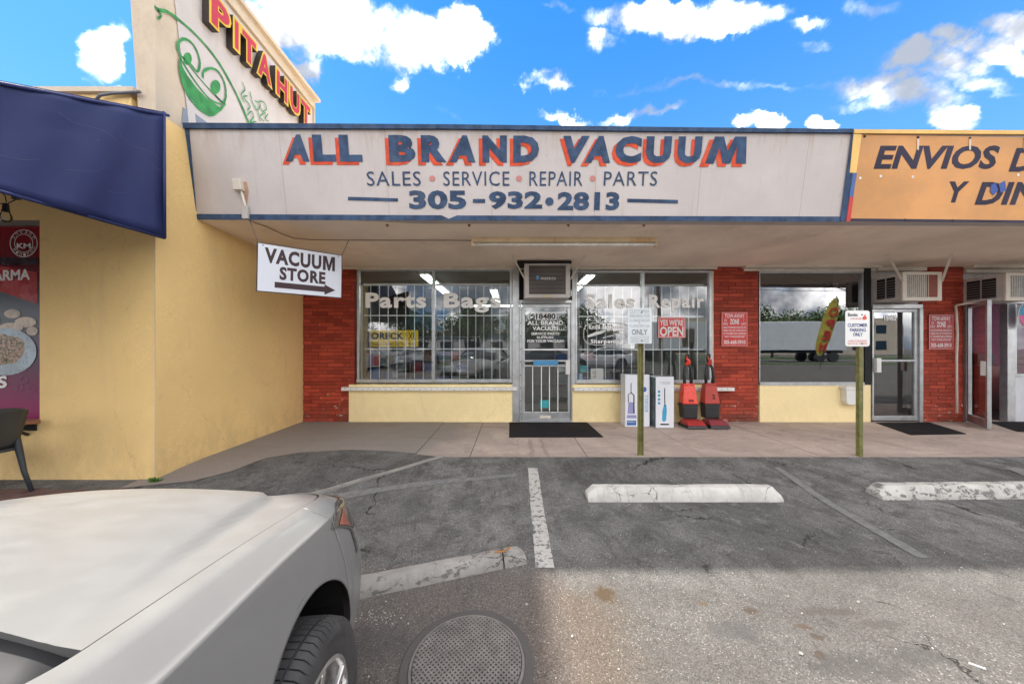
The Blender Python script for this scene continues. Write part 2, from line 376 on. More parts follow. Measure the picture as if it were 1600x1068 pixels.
M['magenta'] = mat('magenta_wall', (.16, .012, .07), .6); M['darkred'] = mat('counter_red', (.14, .01, .01), .35)
M['frost'] = mat('grey_film', (.20, .21, .21), .3)
M['glass'] = glass('window_glass', (.90, .92, .92), .085, 1.2); M['glass2'] = glass('hazy_glass', (.66, .70, .70), .14, 1.4); M['glass3'] = glass('door_glass', (.5, .53, .53), .14, 1.5)
M['glassbulb'] = glass('bulb_glass', (.9, .88, .8), .05, 1)
M['tailred'] = mat('tail_red', (.35, .01, .01), .2, coat=1)

# brick
m, t, b, P = newmat('painted_brick'); M['brick'] = m
oi = t.new('ShaderNodeObjectInfo'); r = oi.outputs['Random']
c = t.mix(t.noise(P, 7, 5, .6), (.30, .046, .026), (.44, .074, .042)); c = t.mix(1.0, c, t.mix(r, (.66, .66, .68), (1.24, 1.22, 1.2)), 'MULTIPLY')
zz = t.new('ShaderNodeSeparateXYZ', inp={0: P}).outputs[2]
low = t.ramp(zz, .15, .95, .085, 0.0)
chip = t.ramp(t.math('ADD', t.noise(t.scalev(P, (1, 1, 2)), 9, 6, .7), low), .685, .71)
c = t.mix(chip, c, (.60, .50, .42))
gr = t.math('MULTIPLY', t.ramp(zz, .08, .45, .75, 0), t.ramp(t.noise(P, 3.5, 5, .65), .35, .6)); c = t.mix(gr, c, (.13, .06, .045))
t.set(b.inputs['Base Color'], c); b.inputs['Roughness'].default_value = .6; b.inputs['Specular IOR Level'].default_value = .15
bn = t.new('ShaderNodeBump', inp={'Strength': .5, 'Distance': .006, 'Height': t.noise(P, 45, 6, .6)}); t.set(b.inputs['Normal'], bn.outputs[0])
M['mortar'] = mat('painted_mortar', (.16, .028, .018), .8, var=.2, bump=.5)

# asphalt with aggregate, cracks, stains
def asphalt(name, base=(.150, .148, .145), lot=True):
    m, t, b, P = newmat(name)
    big = t.noise(P, .55, 5, .62, .5); mid = t.noise(P, 3.2, 7, .72, .4)
    s = t.mix(t.ramp(big, .32, .68), tuple(x*.72 for x in base), tuple(x*1.28 for x in base))
    s = t.mix(t.ramp(mid, .38, .66, 0, .8), s, tuple(x*.45 for x in base)); s = t.mix(t.ramp(t.noise(P, 7, 8, .8, .6), .52, .68, 0, .55), s, tuple(min(1, x*1.65) for x in base)); s = t.mix(t.ramp(t.noise(t.scalev(P, (1.6, .6, 1)), 5, 8, .82, .8), .54, .66, 0, .6), s, tuple(x*.34 for x in base))
    ps = t.new('ShaderNodeSeparateXYZ', inp={0: P}); x_, y_ = ps.outputs[0], ps.outputs[1]
    h = t.noise(P, 30, 6, .7)
    if lot:
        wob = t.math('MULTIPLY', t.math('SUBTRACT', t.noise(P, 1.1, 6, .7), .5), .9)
        # worn, dusty, beige surface over the trench and toward the street, darkened in colour to offset the sun
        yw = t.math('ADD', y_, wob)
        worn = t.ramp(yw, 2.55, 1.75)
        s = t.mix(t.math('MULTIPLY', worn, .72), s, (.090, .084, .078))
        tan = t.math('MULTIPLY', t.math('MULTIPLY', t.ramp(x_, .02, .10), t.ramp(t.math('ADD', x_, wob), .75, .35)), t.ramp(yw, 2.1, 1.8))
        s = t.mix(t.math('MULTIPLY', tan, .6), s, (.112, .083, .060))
        pink = t.math('MULTIPLY', t.ramp(t.math('ADD', x_, t.math('MULTIPLY', wob, .4)), .35, .2), t.ramp(t.math('ADD', y_, t.math('MULTIPLY', wob, .15)), 2.2, 2.1))
        s = t.mix(t.math('MULTIPLY', pink, .55), s, (.135, .115, .105))
        dk = t.math('MULTIPLY', t.ramp(t.noise(t.scalev(P, (1, .55, 1)), 1.6, 6, .75, .8), .54, .66), .62)
        s = t.mix(dk, s, (.052, .05, .05))
        # tyre-worn darker streaks and dark tar wisps
        st = t.noise(t.scalev(P, (2.6, .8, 1)), 2.0, 7, .78, .6); s = t.mix(t.ramp(st, .58, .70, 0, .6), s, (.045, .044, .044))
    # aggregate
    vc = t.voro(P, 210, out='Color'); gv = t.new('ShaderNodeSeparateColor', inp={0: vc}).outputs[0]
    sp = t.mix(gv, (.5, .5, .5), (1.6, 1.57, 1.53)); s = t.mix(.75, s, t.mix(1.0, s, sp, 'MULTIPLY'))
    fl = t.ramp(gv, .955, .985); fl = t.math('MULTIPLY', fl, t.ramp(big, .35, .6, .12, .6)); s = t.mix(fl, s, (.40, .375, .34))
    pit = t.ramp(t.noise(P, 95, 4, .8), .62, .70, 0, .7); s = t.mix(pit, s, (.03, .03, .03))
    if lot:
        for (px, py, rx, ry, col, k) in [(945, 927, .070, .062, (.075, .05, .028), .9), (1172, 953, .045, .028, (.06, .042, .03), .8), (1255, 978, .05, .02, (.07, .045, .03), .7),
                                      (1275, 995, .04, .02, (.06, .042, .03), .7), (1280, 1022, .035, .025, (.06, .042, .03), .8), (1097, 942, .03, .02, (.09, .06, .035), .6),
                                      (1150, 985, .14, .06, (.07, .068, .068), .6), (1440, 1025, .16, .05, (.06, .058, .055), .6), (1300, 955, .16, .03, (.06, .05, .045), .6),
                                      (1330, 1040, .22, .07, (.055, .052, .05), .6), (1380, 975, .12, .03, (.06, .055, .05), .55), (1360, 890, .12, .02, (.05, .05, .05), .5), (600, 1000, .2, .1, (.06, .06, .06), .4)]:
            cx, cy = gp(px, py)
            dd = t.vmath('SUBTRACT', P, (cx, cy, 0)); dd = t.vmath('MULTIPLY', dd, (1/rx, 1/ry, 0))
            dd = t.vmath('ADD', dd, t.vmath('MULTIPLY', t.vmath('SUBTRACT', t.noise(P, 12, 6, .8, col=True), (.5, .5, .5)), (3.2, 3.2, 0)))
            ln = t.new('ShaderNodeVectorMath', operation='LENGTH', inp={0: dd}).outputs['Value']
            s = t.mix(t.ramp(ln, 1.25, .55, 0, k), s, col)
    # cracks
    dp = t.vmath('ADD', P, t.vmath('MULTIPLY', t.noise(P, 2.5, 5, .7, col=True), (.5, .5, 0)))
    ed = t.voro(dp, .62, 'DISTANCE_TO_EDGE'); cr = t.math('MULTIPLY', t.ramp(ed, .006, .001), t.ramp(t.noise(P, .8, 3), .48, .56))
    ed2 = t.voro(dp, 2.3, 'DISTANCE_TO_EDGE'); cr2 = t.math('MULTIPLY', t.ramp(ed2, .012, .002), t.ramp(t.noise(P, 1.1, 4, .6, .3), .57, .62))
    crk = t.math('MAXIMUM', cr, cr2); s = t.mix(t.math('MULTIPLY', crk, .85), s, (.018, .017, .016))
    t.set(b.inputs['Base Color'], s); b.inputs['Roughness'].default_value = .93; b.inputs['Specular IOR Level'].default_value = .25
    hh = t.math('ADD', t.math('ADD', t.math('MULTIPLY', gv, .5), h), t.math('MULTIPLY', crk, -2.0))
    bn = t.new('ShaderNodeBump', inp={'Strength': .9, 'Distance': .006, 'Height': hh}); t.set(b.inputs['Normal'], bn.outputs[0])
    return m
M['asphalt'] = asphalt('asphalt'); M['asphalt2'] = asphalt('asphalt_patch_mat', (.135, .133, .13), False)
def concrete(name, base, dark, k=.7, walk=False):
    m, t, b, P = newmat(name)
    n = t.noise(P, .9, 7, .68, .5); c = t.mix(t.ramp(n, .3, .7), tuple(x*.80 for x in base), tuple(x*1.12 for x in base))
    ps = t.new('ShaderNodeSeparateXYZ', inp={0: P}); x_, y_ = ps.outputs[0], ps.outputs[1]
    if walk:
        wob = t.math('MULTIPLY', t.math('SUBTRACT', t.noise(P, 1.2, 6, .7), .5), 1.6)
        gm = t.ramp(t.math('ADD', t.math('ADD', x_, t.math('MULTIPLY', y_, -.25)), wob), -1.2, -2.6)
        c = t.mix(t.math('MULTIPLY', gm, .85), c, (.215, .20, .185))
    c = t.mix(t.ramp(t.noise(P, 2.2, 8, .78, .8), .50, .68, 0, k), c, dark)
    c = t.mix(t.ramp(t.noise(t.scalev(P, (.5, 2.2, 1)), 1.7, 7, .75, .6), .52, .66, 0, k*.6), c, tuple(x*.8 for x in dark))
    if walk:
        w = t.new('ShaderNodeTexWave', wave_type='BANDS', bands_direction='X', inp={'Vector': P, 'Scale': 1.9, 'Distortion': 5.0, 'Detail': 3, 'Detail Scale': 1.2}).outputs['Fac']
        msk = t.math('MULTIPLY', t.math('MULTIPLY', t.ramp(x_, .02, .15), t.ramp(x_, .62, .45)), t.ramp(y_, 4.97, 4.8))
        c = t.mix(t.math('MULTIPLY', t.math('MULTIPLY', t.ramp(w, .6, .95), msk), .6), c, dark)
        edge = t.ramp(t.math('ADD', y_, t.math('MULTIPLY', t.math('SUBTRACT', t.noise(P, 6, 4, .7), .5), .2)), 4.26, 4.12); c = t.mix(t.math('MULTIPLY', edge, .45), c, dark)
    vc = t.voro(P, 220, out='Color'); gv = t.new('ShaderNodeSeparateColor', inp={0: vc}).outputs[0]
    c = t.mix(.4, c, t.mix(1.0, c, t.mix(gv, (.6, .6, .6), (1.4, 1.4, 1.4)), 'MULTIPLY'))
    t.set(b.inputs['Base Color'], c); b.inputs['Roughness'].default_value = .9; b.inputs['Specular IOR Level'].default_value = .25
    bn = t.new('ShaderNodeBump', inp={'Strength': .4, 'Distance': .005, 'Height': t.noise(P, 70, 6, .7)}); t.set(b.inputs['Normal'], bn.outputs[0])
    return m
M['concrete'] = concrete('sidewalk_concrete', (.44, .355, .305), (.25, .205, .18), .75, True); M['concrete2'] = M['concrete']
M['kerb'] = concrete('kerb_concrete', (.27, .25, .23), (.1, .095, .09), .6)
def stopmat(name, base, chipc, thr, dirt):
    m, t, b, P = newmat(name)
    c = t.mix(t.ramp(t.noise(P, 4, 6, .7), .3, .7), tuple(x*.82 for x in base), tuple(x*1.1 for x in base))
    n = t.noise(t.scalev(P, (1, 1, 1.8)), 11, 8, .78, .5); chip = t.ramp(n, thr, thr+.035)
    c = t.mix(chip, c, chipc)
    st = t.ramp(t.noise(t.scalev(P, (3.2, 1, .5)), 5, 6, .75), .52, .68, 0, dirt); c = t.mix(st, c, tuple(x*.42 for x in base))
    zz = t.new('ShaderNodeSeparateXYZ', inp={0: P}).outputs[2]
    dp = t.vmath('ADD', P, t.vmath('MULTIPLY', t.noise(P, 9, 4, .7, col=True), (.09, .09, .09)))
    ed = t.voro(dp, 4.2, 'DISTANCE_TO_EDGE'); cr = t.math('MULTIPLY', t.ramp(ed, .010, .002), t.ramp(t.noise(P, 2.2, 3), .50, .56)); c = t.mix(t.math('MULTIPLY', cr, .9), c, (.05, .045, .04))
    t.set(b.inputs['Base Color'], c); b.inputs['Roughness'].default_value = .85
    h = t.math('ADD', t.math('MULTIPLY', chip, -.8), t.math('ADD', t.noise(P, 45, 6, .7), t.math('MULTIPLY', cr, -2.0)))
    bn = t.new('ShaderNodeBump', inp={'Strength': .7, 'Distance': .006, 'Height': h}); t.set(b.inputs['Normal'], bn.outputs[0]); return m
M['stop'] = stopmat('wheel_stop_white', (.50, .485, .45), (.30, .28, .26), .66, .40)
M['stop2'] = stopmat('wheel_stop_worn', (.47, .455, .42), (.16, .155, .15), .53, .5)
M['stop3'] = stopmat('wheel_stop_grey', (.29, .275, .255), (.15, .142, .13), .56, .6)
m, t, b, P = newmat('worn_line'); M['line'] = m
base = t.mix(t.noise(P, 150, 3), (.06, .06, .06), (.13, .13, .13)); wn = t.math('ADD', t.noise(P, 22, 6, .75), t.math('MULTIPLY', t.noise(P, 3, 3), .25))
c = t.mix(t.ramp(wn, .62, .74), (.40, .385, .36), base); t.set(b.inputs['Base Color'], c); b.inputs['Roughness'].default_value = .9
m, t, b, P = newmat('ghost_line'); M['ghost'] = m
c = t.mix(t.ramp(t.noise(P, 18, 7, .75), .40, .60), (.175, .172, .165), (.125, .125, .125))
t.set(b.inputs['Base Color'], c); b.inputs['Roughness'].default_value = .95
# manhole iron
M['iron'] = mat('cast_iron_dusty', (.165, .15, .14), .8, var=.2, scale=14, grime=.6, gcol=(.10, .09, .085), gscale=5, streak=(1, 1, 1), bump=.3, bscale=150)
M['ironlow'] = mat('cast_iron_recess', (.085, .077, .07), .9, var=.3, scale=10); M['ringgap'] = mat('ring_asphalt', (.09, .083, .078), .9, bump=.8, bscale=120)
# blue canvas with long scratches
m, t, b, P = newmat('blue_canvas'); M['canvas'] = m
c = t.mix(t.noise(P, 1.4, 5, .6), (.010, .018, .085), (.017, .030, .135))
wv = t.new('ShaderNodeTexWave', wave_type='BANDS', inp={'Vector': P, 'Scale': .33, 'Distortion': 9, 'Detail': 3, 'Detail Scale': .6}).outputs['Fac']
sc_ = t.math('MULTIPLY', t.ramp(wv, .985, .9995), t.ramp(t.noise(P, 2.5, 4), .48, .58)); c = t.mix(t.math('MULTIPLY', sc_, .42), c, (.2, .24, .36))
c = t.mix(t.ramp(t.voro(P, 9), .035, .02, 0, .6), c, (.3, .34, .45))
t.set(b.inputs['Base Color'], c); b.inputs['Roughness'].default_value = .6
bn = t.new('ShaderNodeBump', inp={'Strength': .3, 'Distance': .04, 'Height': t.noise(P, 2.2, 4, .5, .6)}); t.set(b.inputs['Normal'], bn.outputs[0])
# foliage
def leafmat(name, a, b_):
    m, t, b, P = newmat(name); oi = t.noise(P, 1.5, 3)
    t.set(b.inputs['Base Color'], t.mix(oi, a, b_)); b.inputs['Roughness'].default_value = .6; return m
M['leaf'] = leafmat('leaf_green', (.03, .07, .015), (.07, .13, .03)); M['weed'] = leafmat('weed_green', (.06, .16, .02), (.12, .25, .04))
M['bark'] = mat('bark', (.12, .09, .07), .9, bump=.5, bscale=20); M['grassm'] = mat('grass_ground', (.06, .10, .03), .95, var=.4, scale=3)
M['paver'] = mat('paver', (.115, .062, .058), .85, var=.25, scale=6, rnd=.2, bump=.4)
M['wood'] = mat('counter_wood', (.28, .12, .07), .5, var=.3, scale=12)
M['chairgrey'] = mat('chair_plastic', (.035, .042, .052), .4)

# ------------------------------------------------------------------ ground
g = MB(); g.quad((-600, -600, -.03), (600, -600, -.03), (600, 600, -.03), (-600, 600, -.03)); struct(g.build('ground', M['asphalt2']))
ys = [-16, -8, -3, 0, 1, 2, 2.8]+[2.9+.08*i for i in range(16)]+[4.3, 4.8, 5.6, 6.5]
xs = [-40, -15, -6, -3, 0, 3, 6, 10, 15, 40]
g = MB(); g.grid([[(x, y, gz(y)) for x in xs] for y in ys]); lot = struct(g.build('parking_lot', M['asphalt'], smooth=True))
g = MB(); g.quad((-200, -30, -.012), (200, -30, -.012), (200, -18.2, -.012), (-200, -18.2, -.012)); struct(g.build('road', M['asphalt2']))
g = MB(); g.box(-200, 200, -18.2, -16.0, -.02, .05); struct(g.build('grass_verge', M['grassm']))
g = MB(); g.box(-200, 200, -40, -30.0, -.02, .05); struct(g.build('far_grass_verge', M['grassm']))
# sidewalk slabs: pieces with recessed joints
SW = struct(bpy.data.objects.new('sidewalk', None)); COL.objects.link(SW)
sx0 = [-1.22, -.52, .93, 2.38, 3.83, 5.28, 6.73, 8.18, 9.63, 11.1]
sl_ = MB(); sl_.box(0, 1, 0, 1, -.1, 0); 
for i in range(len(sx0)-1):
    bb = MB(); bb.box(sx0[i]+.004, sx0[i+1]-.004, 4.10, FY+.15, -.05, SLAB+random.uniform(-.002, .002)); bb.build('slab', M['concrete'], SW, bevel=.006)
bb = MB(); bb.box(-1.25, 11.1, 4.104, FY+.2, -.06, SLAB-.012); bb.build('joint_bed', M['ringgap'], SW)
# flared part of the walk by the yellow wall
E1 = [gp(*p) for p in [(250, 757), (300, 752), (360, 737), (415, 716), (470, 707), (545, 703), (610, 705)]]
pts = [(-3.9, 3.3)]+E1+[(-1.224, 4.22), (-1.224, FY+.15), (-3.9, FY+.15)]
sheet(pts, 'ramp_slab', M['concrete2'], .0065, SW)
pts2 = [gp(*p) for p in [(300, 760), (360, 737), (415, 716), (470, 707), (545, 703), (612, 705), (689, 714), (640, 729), (560, 752), (480, 778), (400, 800), (300, 800)]]
st = sheet(pts2, 'asphalt_patch', M['asphalt2'], .0035); struct(st)
# kerb lip along the flare
kp = [gp(*p) for p in [(380, 812), (430, 795), (480, 776), (520, 765), (560, 752), (600, 741), (640, 729), (668, 720), (692, 713.5)]]
kb = MB(); rows = []
for i, p in enumerate(kp):
    a = Vector(kp[max(0, i-1)]); c_ = Vector(kp[min(len(kp)-1, i+1)]); d = (c_-a).normalized(); nn = Vector((-d.y, d.x)); q = Vector(p); z = gz(p[1])
    hh = .03*(1-i/len(kp)*.55)
    rows.append([(*(q-nn*.016), z-.01), (*(q-nn*.012), z+hh), (*(q+nn*.012), z+hh+.004), (*(q+nn*.03), z-.002)])
kb.grid(rows); struct(kb.build('kerb', M['kerb'], smooth=False))
# painted lines
def gl(x0a, x0b, y0, x1a, x1b, y1, name, m, dz=.004):
    a, b_, c_, d_ = gp(x0a, y0), gp(x0b, y0), gp(x1b, y1), gp(x1a, y1); n = 26; L_, R_ = [], []
    for i in range(n+1):
        t_ = i/n
        L_.append((a[0]+(d_[0]-a[0])*t_+random.uniform(-.002, .002), a[1]+(d_[1]-a[1])*t_))
        R_.append((b_[0]+(c_[0]-b_[0])*t_+random.uniform(-.002, .002), b_[1]+(c_[1]-b_[1])*t_))
    return struct(sheet(L_+R_[::-1], name, m, dz))
gl(825, 840, 731, 837, 866, 887, 'parking_line', M['line'])
gl(1208, 1219, 730, 1434, 1454, 872, 'parking_line', M['ghost'])
gl(1568, 1590, 730, 1890, 1935, 850, 'parking_line', M['ghost'])
a = [gp(*p) for p in [(520, 772), (600, 760), (680, 750), (760, 744), (806, 740), (808, 745), (760, 749), (690, 756), (610, 766), (540, 779)]]
struct(sheet(a, 'parking_line', M['ghost'], .0042))

# manhole
mx, my = -.20, 1.50
mh = thing('manhole_cover', 'round iron manhole cover with waffle pattern sunk in the asphalt near the car', 'manhole cover', (mx, my, 0))
g = MB(); g.lathe([(.30, .0045), (.292, .009), (.262, .007), (.258, .0045)], (mx, my, 0), n=72); g.build('ring', M['ringgap'], mh)
g = MB(); g.lathe([(.243, .0048), (.2425, .010), (0.0001, .010)], (mx, my, 0), n=72); g.build('plate', M['ironlow'], mh)
g = MB(); g.lathe([(.258, .0045), (.256, .012), (.246, .013), (.2435, .006)], (mx, my, 0), n=72); g.build('rim', M['iron'], mh)
lat = MB(); st_ = .0165; ang = radians(45); R0 = .240
for fam in (0, 1):
    ca, sa = cos(ang+fam*pi/2), sin(ang+fam*pi/2)
    k = int(R0/st_)
    for i in range(-k, k+1):
        d = i*st_; hl = math.sqrt(max(0, R0*R0-d*d))
        if hl < .02: continue
        cxx, cyy = mx-sa*d, my+ca*d
        z1 = .0155+fam*.0004; w = .0042
        p0 = Vector((cxx-ca*hl, cyy-sa*hl)); p1 = Vector((cxx+ca*hl, cyy+sa*hl)); nn = Vector((-sa, ca))*w
        vs = [(*(p0-nn), .009), (*(p1-nn), .009), (*(p1+nn), .009), (*(p0+nn), .009), (*(p0-nn*.8), z1), (*(p1-nn*.8), z1), (*(p1+nn*.8), z1), (*(p0+nn*.8), z1)]
        lat.add(vs, [(4,5,6,7),(0,1,5,4),(1,2,6,5),(2,3,7,6),(3,0,4,7)])
tag(lat.build('waffle_ribs', M['iron'], mh), kind='stuff')

# ------------------------------------------------------------------ restaurant on the left
WX0, WX1 = -3.735, -3.79
RB = thing('restaurant_building', 'yellow stucco restaurant with a tall off-white side parapet left of the vacuum shop', 'building', (-5, 3.5, 0))
YF = 3.49
zt = Z_(147, YF)
bw0, bw1, bwz0, bwz1 = X_(-60, YF), X_(62, YF), Z_(660, YF), Z_(343, YF)
g = MB()
g.box(bw1, -3.991, YF, YF+.25, -.05, zt); g.box(-12, bw1, YF, YF+.25, bwz1, zt); g.box(-12, bw1, YF, YF+.25, -.05, bwz0); g.box(-12, bw0-1.2, YF, YF+.25, bwz0, bwz1)
g.build('front_wall', M['yellow'], RB)
# side wall under the canopy (slightly skewed in plan) and tall fin above
def fx(y): return WX0+(WX1-WX0)*(y-YF)/(FY-YF)
g = MB()
FYE = 6.42; ztop = 6.16
g.add([(fx(YF), YF, -.05), (fx(FYE), FYE, -.05), (fx(FYE), FYE, 3.9), (fx(YF), YF, 3.9), (-3.99, YF, -.05), (-3.99, FYE, -.05), (-3.99, FYE, 3.9), (-3.99, YF, 3.9)],
      [(0,1,2,3),(7,6,5,4),(0,3,7,4),(1,5,6,2)])
g.build('side_wall', M['yellow'], RB)
def fp(px, py, off=0.0):
    Y = 3.75*F/(CX-px); return Vector((-3.75+off, Y, Z_(py, Y)))
g = MB(); g.add([(fx(YF), YF, 3.9), (fx(FYE), FYE, 3.9), (fx(FYE), FYE, ztop), (fx(YF)+.0, YF-.02, ztop), (-3.92, YF, 3.9), (-3.99, FYE, 3.9), (-4.06, FYE, ztop), (-4.06, YF-.02, ztop)],
      [(0,1,2,3),(7,6,5,4),(0,3,7,4),(1,5,6,2),(2,6,7,3)])
g.build('parapet_fin', M['cream'], RB)
# off-white recessed field edge and trims on the fin
g = MB(); fy0, fy1, fz0, fz1 = 3.86, 6.24, 3.86, 5.90
pts = [(-3.735, 3.62, ztop-.25), (-3.735, 3.86, 3.86), (-3.760, fy1, 3.86), (-3.760, fy1, fz1)]
pts[0] = (-3.735, 3.60, fz1)
g.slab(pts, (1, 0, 0), .006); g.build('white_field', M['offwhite'], RB)
g = MB(); g.bar((-3.730, 3.45, 5.965), (-3.765, 6.33, 5.965), .05, .022); g.bar((-3.765, 6.33, 3.9), (-3.765, 6.33, 5.95), .03, .022); g.build('moulding', M['cream'], RB, bevel=.006)
g = MB(); g.box(-4.1, -3.71, YF-.05, FYE+.03, ztop, ztop+.06); g.build('coping', M['cream'], RB)
# plaster seam on the front pier
g = MB(); g.tube([(-3.742, YF-.002, 0), (-3.738, YF-.003, .5), (-3.741, YF-.002, 2), (-3.737, YF-.003, 3.7)], .004, 5); g.build('corner_bead', M['cream'], RB)
g = MB(); g.box(-12, -3.93, YF-.04, YF+.28, zt, zt+.05); g.box(-12, -4.0, YF+.25, 14, 3.6, 3.7); g.build('roof', M['cream'], RB)
# grey flashing patch
g = MB(); g.slab([fp(284, 168, .012), fp(282, 192, .012), fp(322, 192, .012), fp(300, 176, .012)], (1, 0, 0), .008); g.build('flashing', mat('flashing_grey', (.22, .25, .30), .6, grime=.4), RB)
# window opening with recessed poster
ps_ = thing('window_poster', 'tall red and maroon food poster reading shawarma in the restaurant window', 'poster', ((bw0+bw1)/2, YF+.06, bwz0))
g = MB(); g.box(bw0-1.2, bw1, YF+.06, YF+.07, bwz0, bwz1-.05); 
m, t, b, P = newmat('poster_print')
pz = t.new('ShaderNodeSeparateXYZ', inp={0: P}); zv = t.math('ADD', pz.outputs[2], t.math('MULTIPLY', pz.outputs[0], .0))
cr_ = t.n.new('ShaderNodeValToRGB'); cr_.color_ramp.elements[0].position = 0; cr_.color_ramp.elements[0].color = (.28, .012, .11, 1)
t.set(cr_.inputs[0], t.ramp(zv, bwz0, bwz1, 0, 1))
for pos, col in [(.10, (.17, .015, .08)), (.22, (.06, .015, .045)), (.40, (.05, .018, .05)), (.5, (.07, .07, .085)), (.70, (.075, .08, .095)), (.88, (.16, .006, .012))]:
    e = cr_.color_ramp.elements.new(pos); e.color = (*col, 1)
cr_.color_ramp.elements[-1].color = (.30, .012, .018, 1)
t.set(b.inputs['Base Color'], t.mix(.25, cr_.outputs[0], t.mix(1.0, cr_.outputs[0], t.noise(P, 6, 4, .6, col=True), 'MULTIPLY'))); b.inputs['Roughness'].default_value = .22
g.build('print', m, ps_)
YP = YF+.058
def pp(px, py, d=0.0): return (X_(px, YP-d), YP-d, Z_(py, YP-d))
g = MB(); g.poly([pp(-160, 415, .001), pp(0, 415, .001), pp(58, 425, .001), pp(59, 475, .001), pp(20, 462, .001), pp(0, 455, .001), pp(-160, 452, .001)]); g.build('red_band', mat('poster_red', (.38, .012, .012), .25), ps_)
g = MB(); g.poly([pp(-160, 402, .001), pp(60, 402, .001), pp(60, 414, .001), pp(-160, 414, .001)]); g.build('dark_band', mat('poster_dark', (.03, .008, .012), .25), ps_)
text('SHAWARMA', 'lettering', M['whiteprint'], ps_, pp(-70, 441, .003), Vector(pp(47, 437, .003))-Vector(pp(-70, 441, .003)), (0, 0, .115), bold=.035)
text('S', 'lettering', M['whiteprint'], ps_, pp(-4, 607, .003), Vector(pp(11, 605, .003))-Vector(pp(-4, 607, .003)), (0, 0, .13), bold=.035)
text('KM', 'lettering', M['whiteprint'], ps_, pp(26, 388, .003), Vector(pp(48, 388, .003))-Vector(pp(26, 388, .003)), (0, 0, .055), bold=.03)
cc = Vector(pp(37, 380, .002)); 
for rr, w in ((.148, .004), (.10, .003)):
    g = MB(); n = 48; g.grid([[tuple(cc+Vector((cos(2*pi*i/n)*q, 0, sin(2*pi*i/n)*q))) for i in range(n+1)] for q in (rr, rr-w*2)]); g.build('logo_ring', M['whiteprint'], ps_)
for k_, ch in enumerate('בהשגחת'):
    a_ = radians(150-k_*24); c0 = cc+Vector((cos(a_), 0, sin(a_)))*.122; tt = Vector((sin(a_), 0, -cos(a_))); nn_ = Vector((cos(a_), 0, sin(a_)))
    text(ch, 'logo_letter', M['whiteprint'], ps_, c0-tt*.013-nn_*.013-Vector((0, .001, 0)), tt*.026, nn_*.028)
for k_, ch in enumerate('תימוקמה'):
    a_ = radians(215+k_*20); c0 = cc+Vector((cos(a_), 0, sin(a_)))*.122; tt = Vector((-sin(a_), 0, cos(a_))); nn_ = -Vector((cos(a_), 0, sin(a_)))
    text(ch, 'logo_letter', M['whiteprint'], ps_, c0-tt*.013-nn_*.013-Vector((0, .001, 0)), tt*.026, nn_*.028)
def ell(b_, px, py, rx, ry, d, n=28, rag=0.0, rot=0):
    c0 = Vector(pp(px, py, d)); s_ = YP/F; pts = []
    for i in range(n):
        a_ = 2*pi*i/n; q = 1+random.uniform(-rag, rag); x = cos(a_)*rx*q; z = sin(a_)*ry*q
        pts.append(tuple(c0+Vector(((x*cos(rot)-z*sin(rot))*s_, 0, (x*sin(rot)+z*cos(rot))*s_))))
    b_.poly(pts)
bread = mat('print_bread', (.52, .42, .33), .3, var=.3, scale=9)
for px, py, rx, ry in [(19, 490, 13, 7), (40, 503, 17, 8), (17, 512, 19, 8), (50, 517, 9, 7), (-20, 500, 20, 9)]:
    g = MB(); ell(g, px, py, rx, ry, .0015+.0004*px/20); g.build('bread_print', bread, ps_)
g = MB(); ell(g, 8, 549, 49, 37, .003); g.build('plate_print', mat('print_plate', (.36, .44, .50), .3, var=.2, scale=5), ps_)
g = MB(); ell(g, 6, 546, 34, 24, .004, rag=.08); g.build('food_print', mat('print_food', (.30, .20, .13), .3, var=.95, scale=35), ps_)
g = MB()
for _ in range(60):
    a_ = random.uniform(0, 2*pi); q = random.random()**.5*24; g.poly([pp(6+cos(a_)*q*1.3+random.uniform(-3, 3), 545+sin(a_)*q*.85+random.uniform(-2, 2), .005) for _k in range(4)])
tag(g.build('herb_print', mat('print_herb', (.08, .15, .03), .3, var=.6, scale=30), ps_), kind='stuff')
for px, py in [(37, 594), (30, 606), (49, 608)]:
    c0 = Vector(pp(px, py, .003)); g = MB(); g.tube([tuple(c0+Vector((cos(i*pi/8)*.036, 0, sin(i*pi/8)*.036*(1.25 if i in (3, 4, 5) else 1)))) for i in range(16)], .0018, 4, closed=True); g.build('chickpea_print', mat('print_outline', (.35, .2, .3), .4), ps_)
g = MB(); pbox(g, -160, 343, 62, 350, YF+.02, YF+.07, YF); pbox(g, 58.5, 350, 62, 655, YF+.02, YF+.07, YF); g.build('window_frame', mat('window_frame_grey', (.2, .18, .17), .6), RB)
# counter shelf
cs = thing('counter_shelf', 'reddish wooden shelf under the restaurant window poster', 'shelf', (bw1-.5, YF-.1, bwz0))
g = MB(); g.box(bw0-1.2, bw1+.01, YF-.16, YF+.055, Z_(660, YF), Z_(655, YF)); g.build('board', M['wood'], cs, bevel=.004)
for xx in (bw1-.12, bw1-.9):
    g = MB(); g.bar((xx, YF-.005, Z_(661, YF)-.12), (xx, YF-.13, Z_(661, YF)-.01), .03, .02); g.build('bracket', M['black'], cs)
g = MB(); pbox(g, 32, 663, 58, 672, YF-.012, YF, YF); g.build('vent', M['dark'], RB)
# conduit on the roof edge
cdt = [PW(150, 157, 3.45), PW(156, 149, 3.45), PW(175, 146, 3.45), PW(200, 144.5, 3.45), PW(219, 143.5, 3.45)]
g = MB(); g.tube(cdt, .014, 8); tag(g.build('conduit', mat('grey_conduit', (.12, .13, .15), .5), smooth=True), 'grey conduit lying along the top of the yellow restaurant wall above the blue awning', 'conduit')
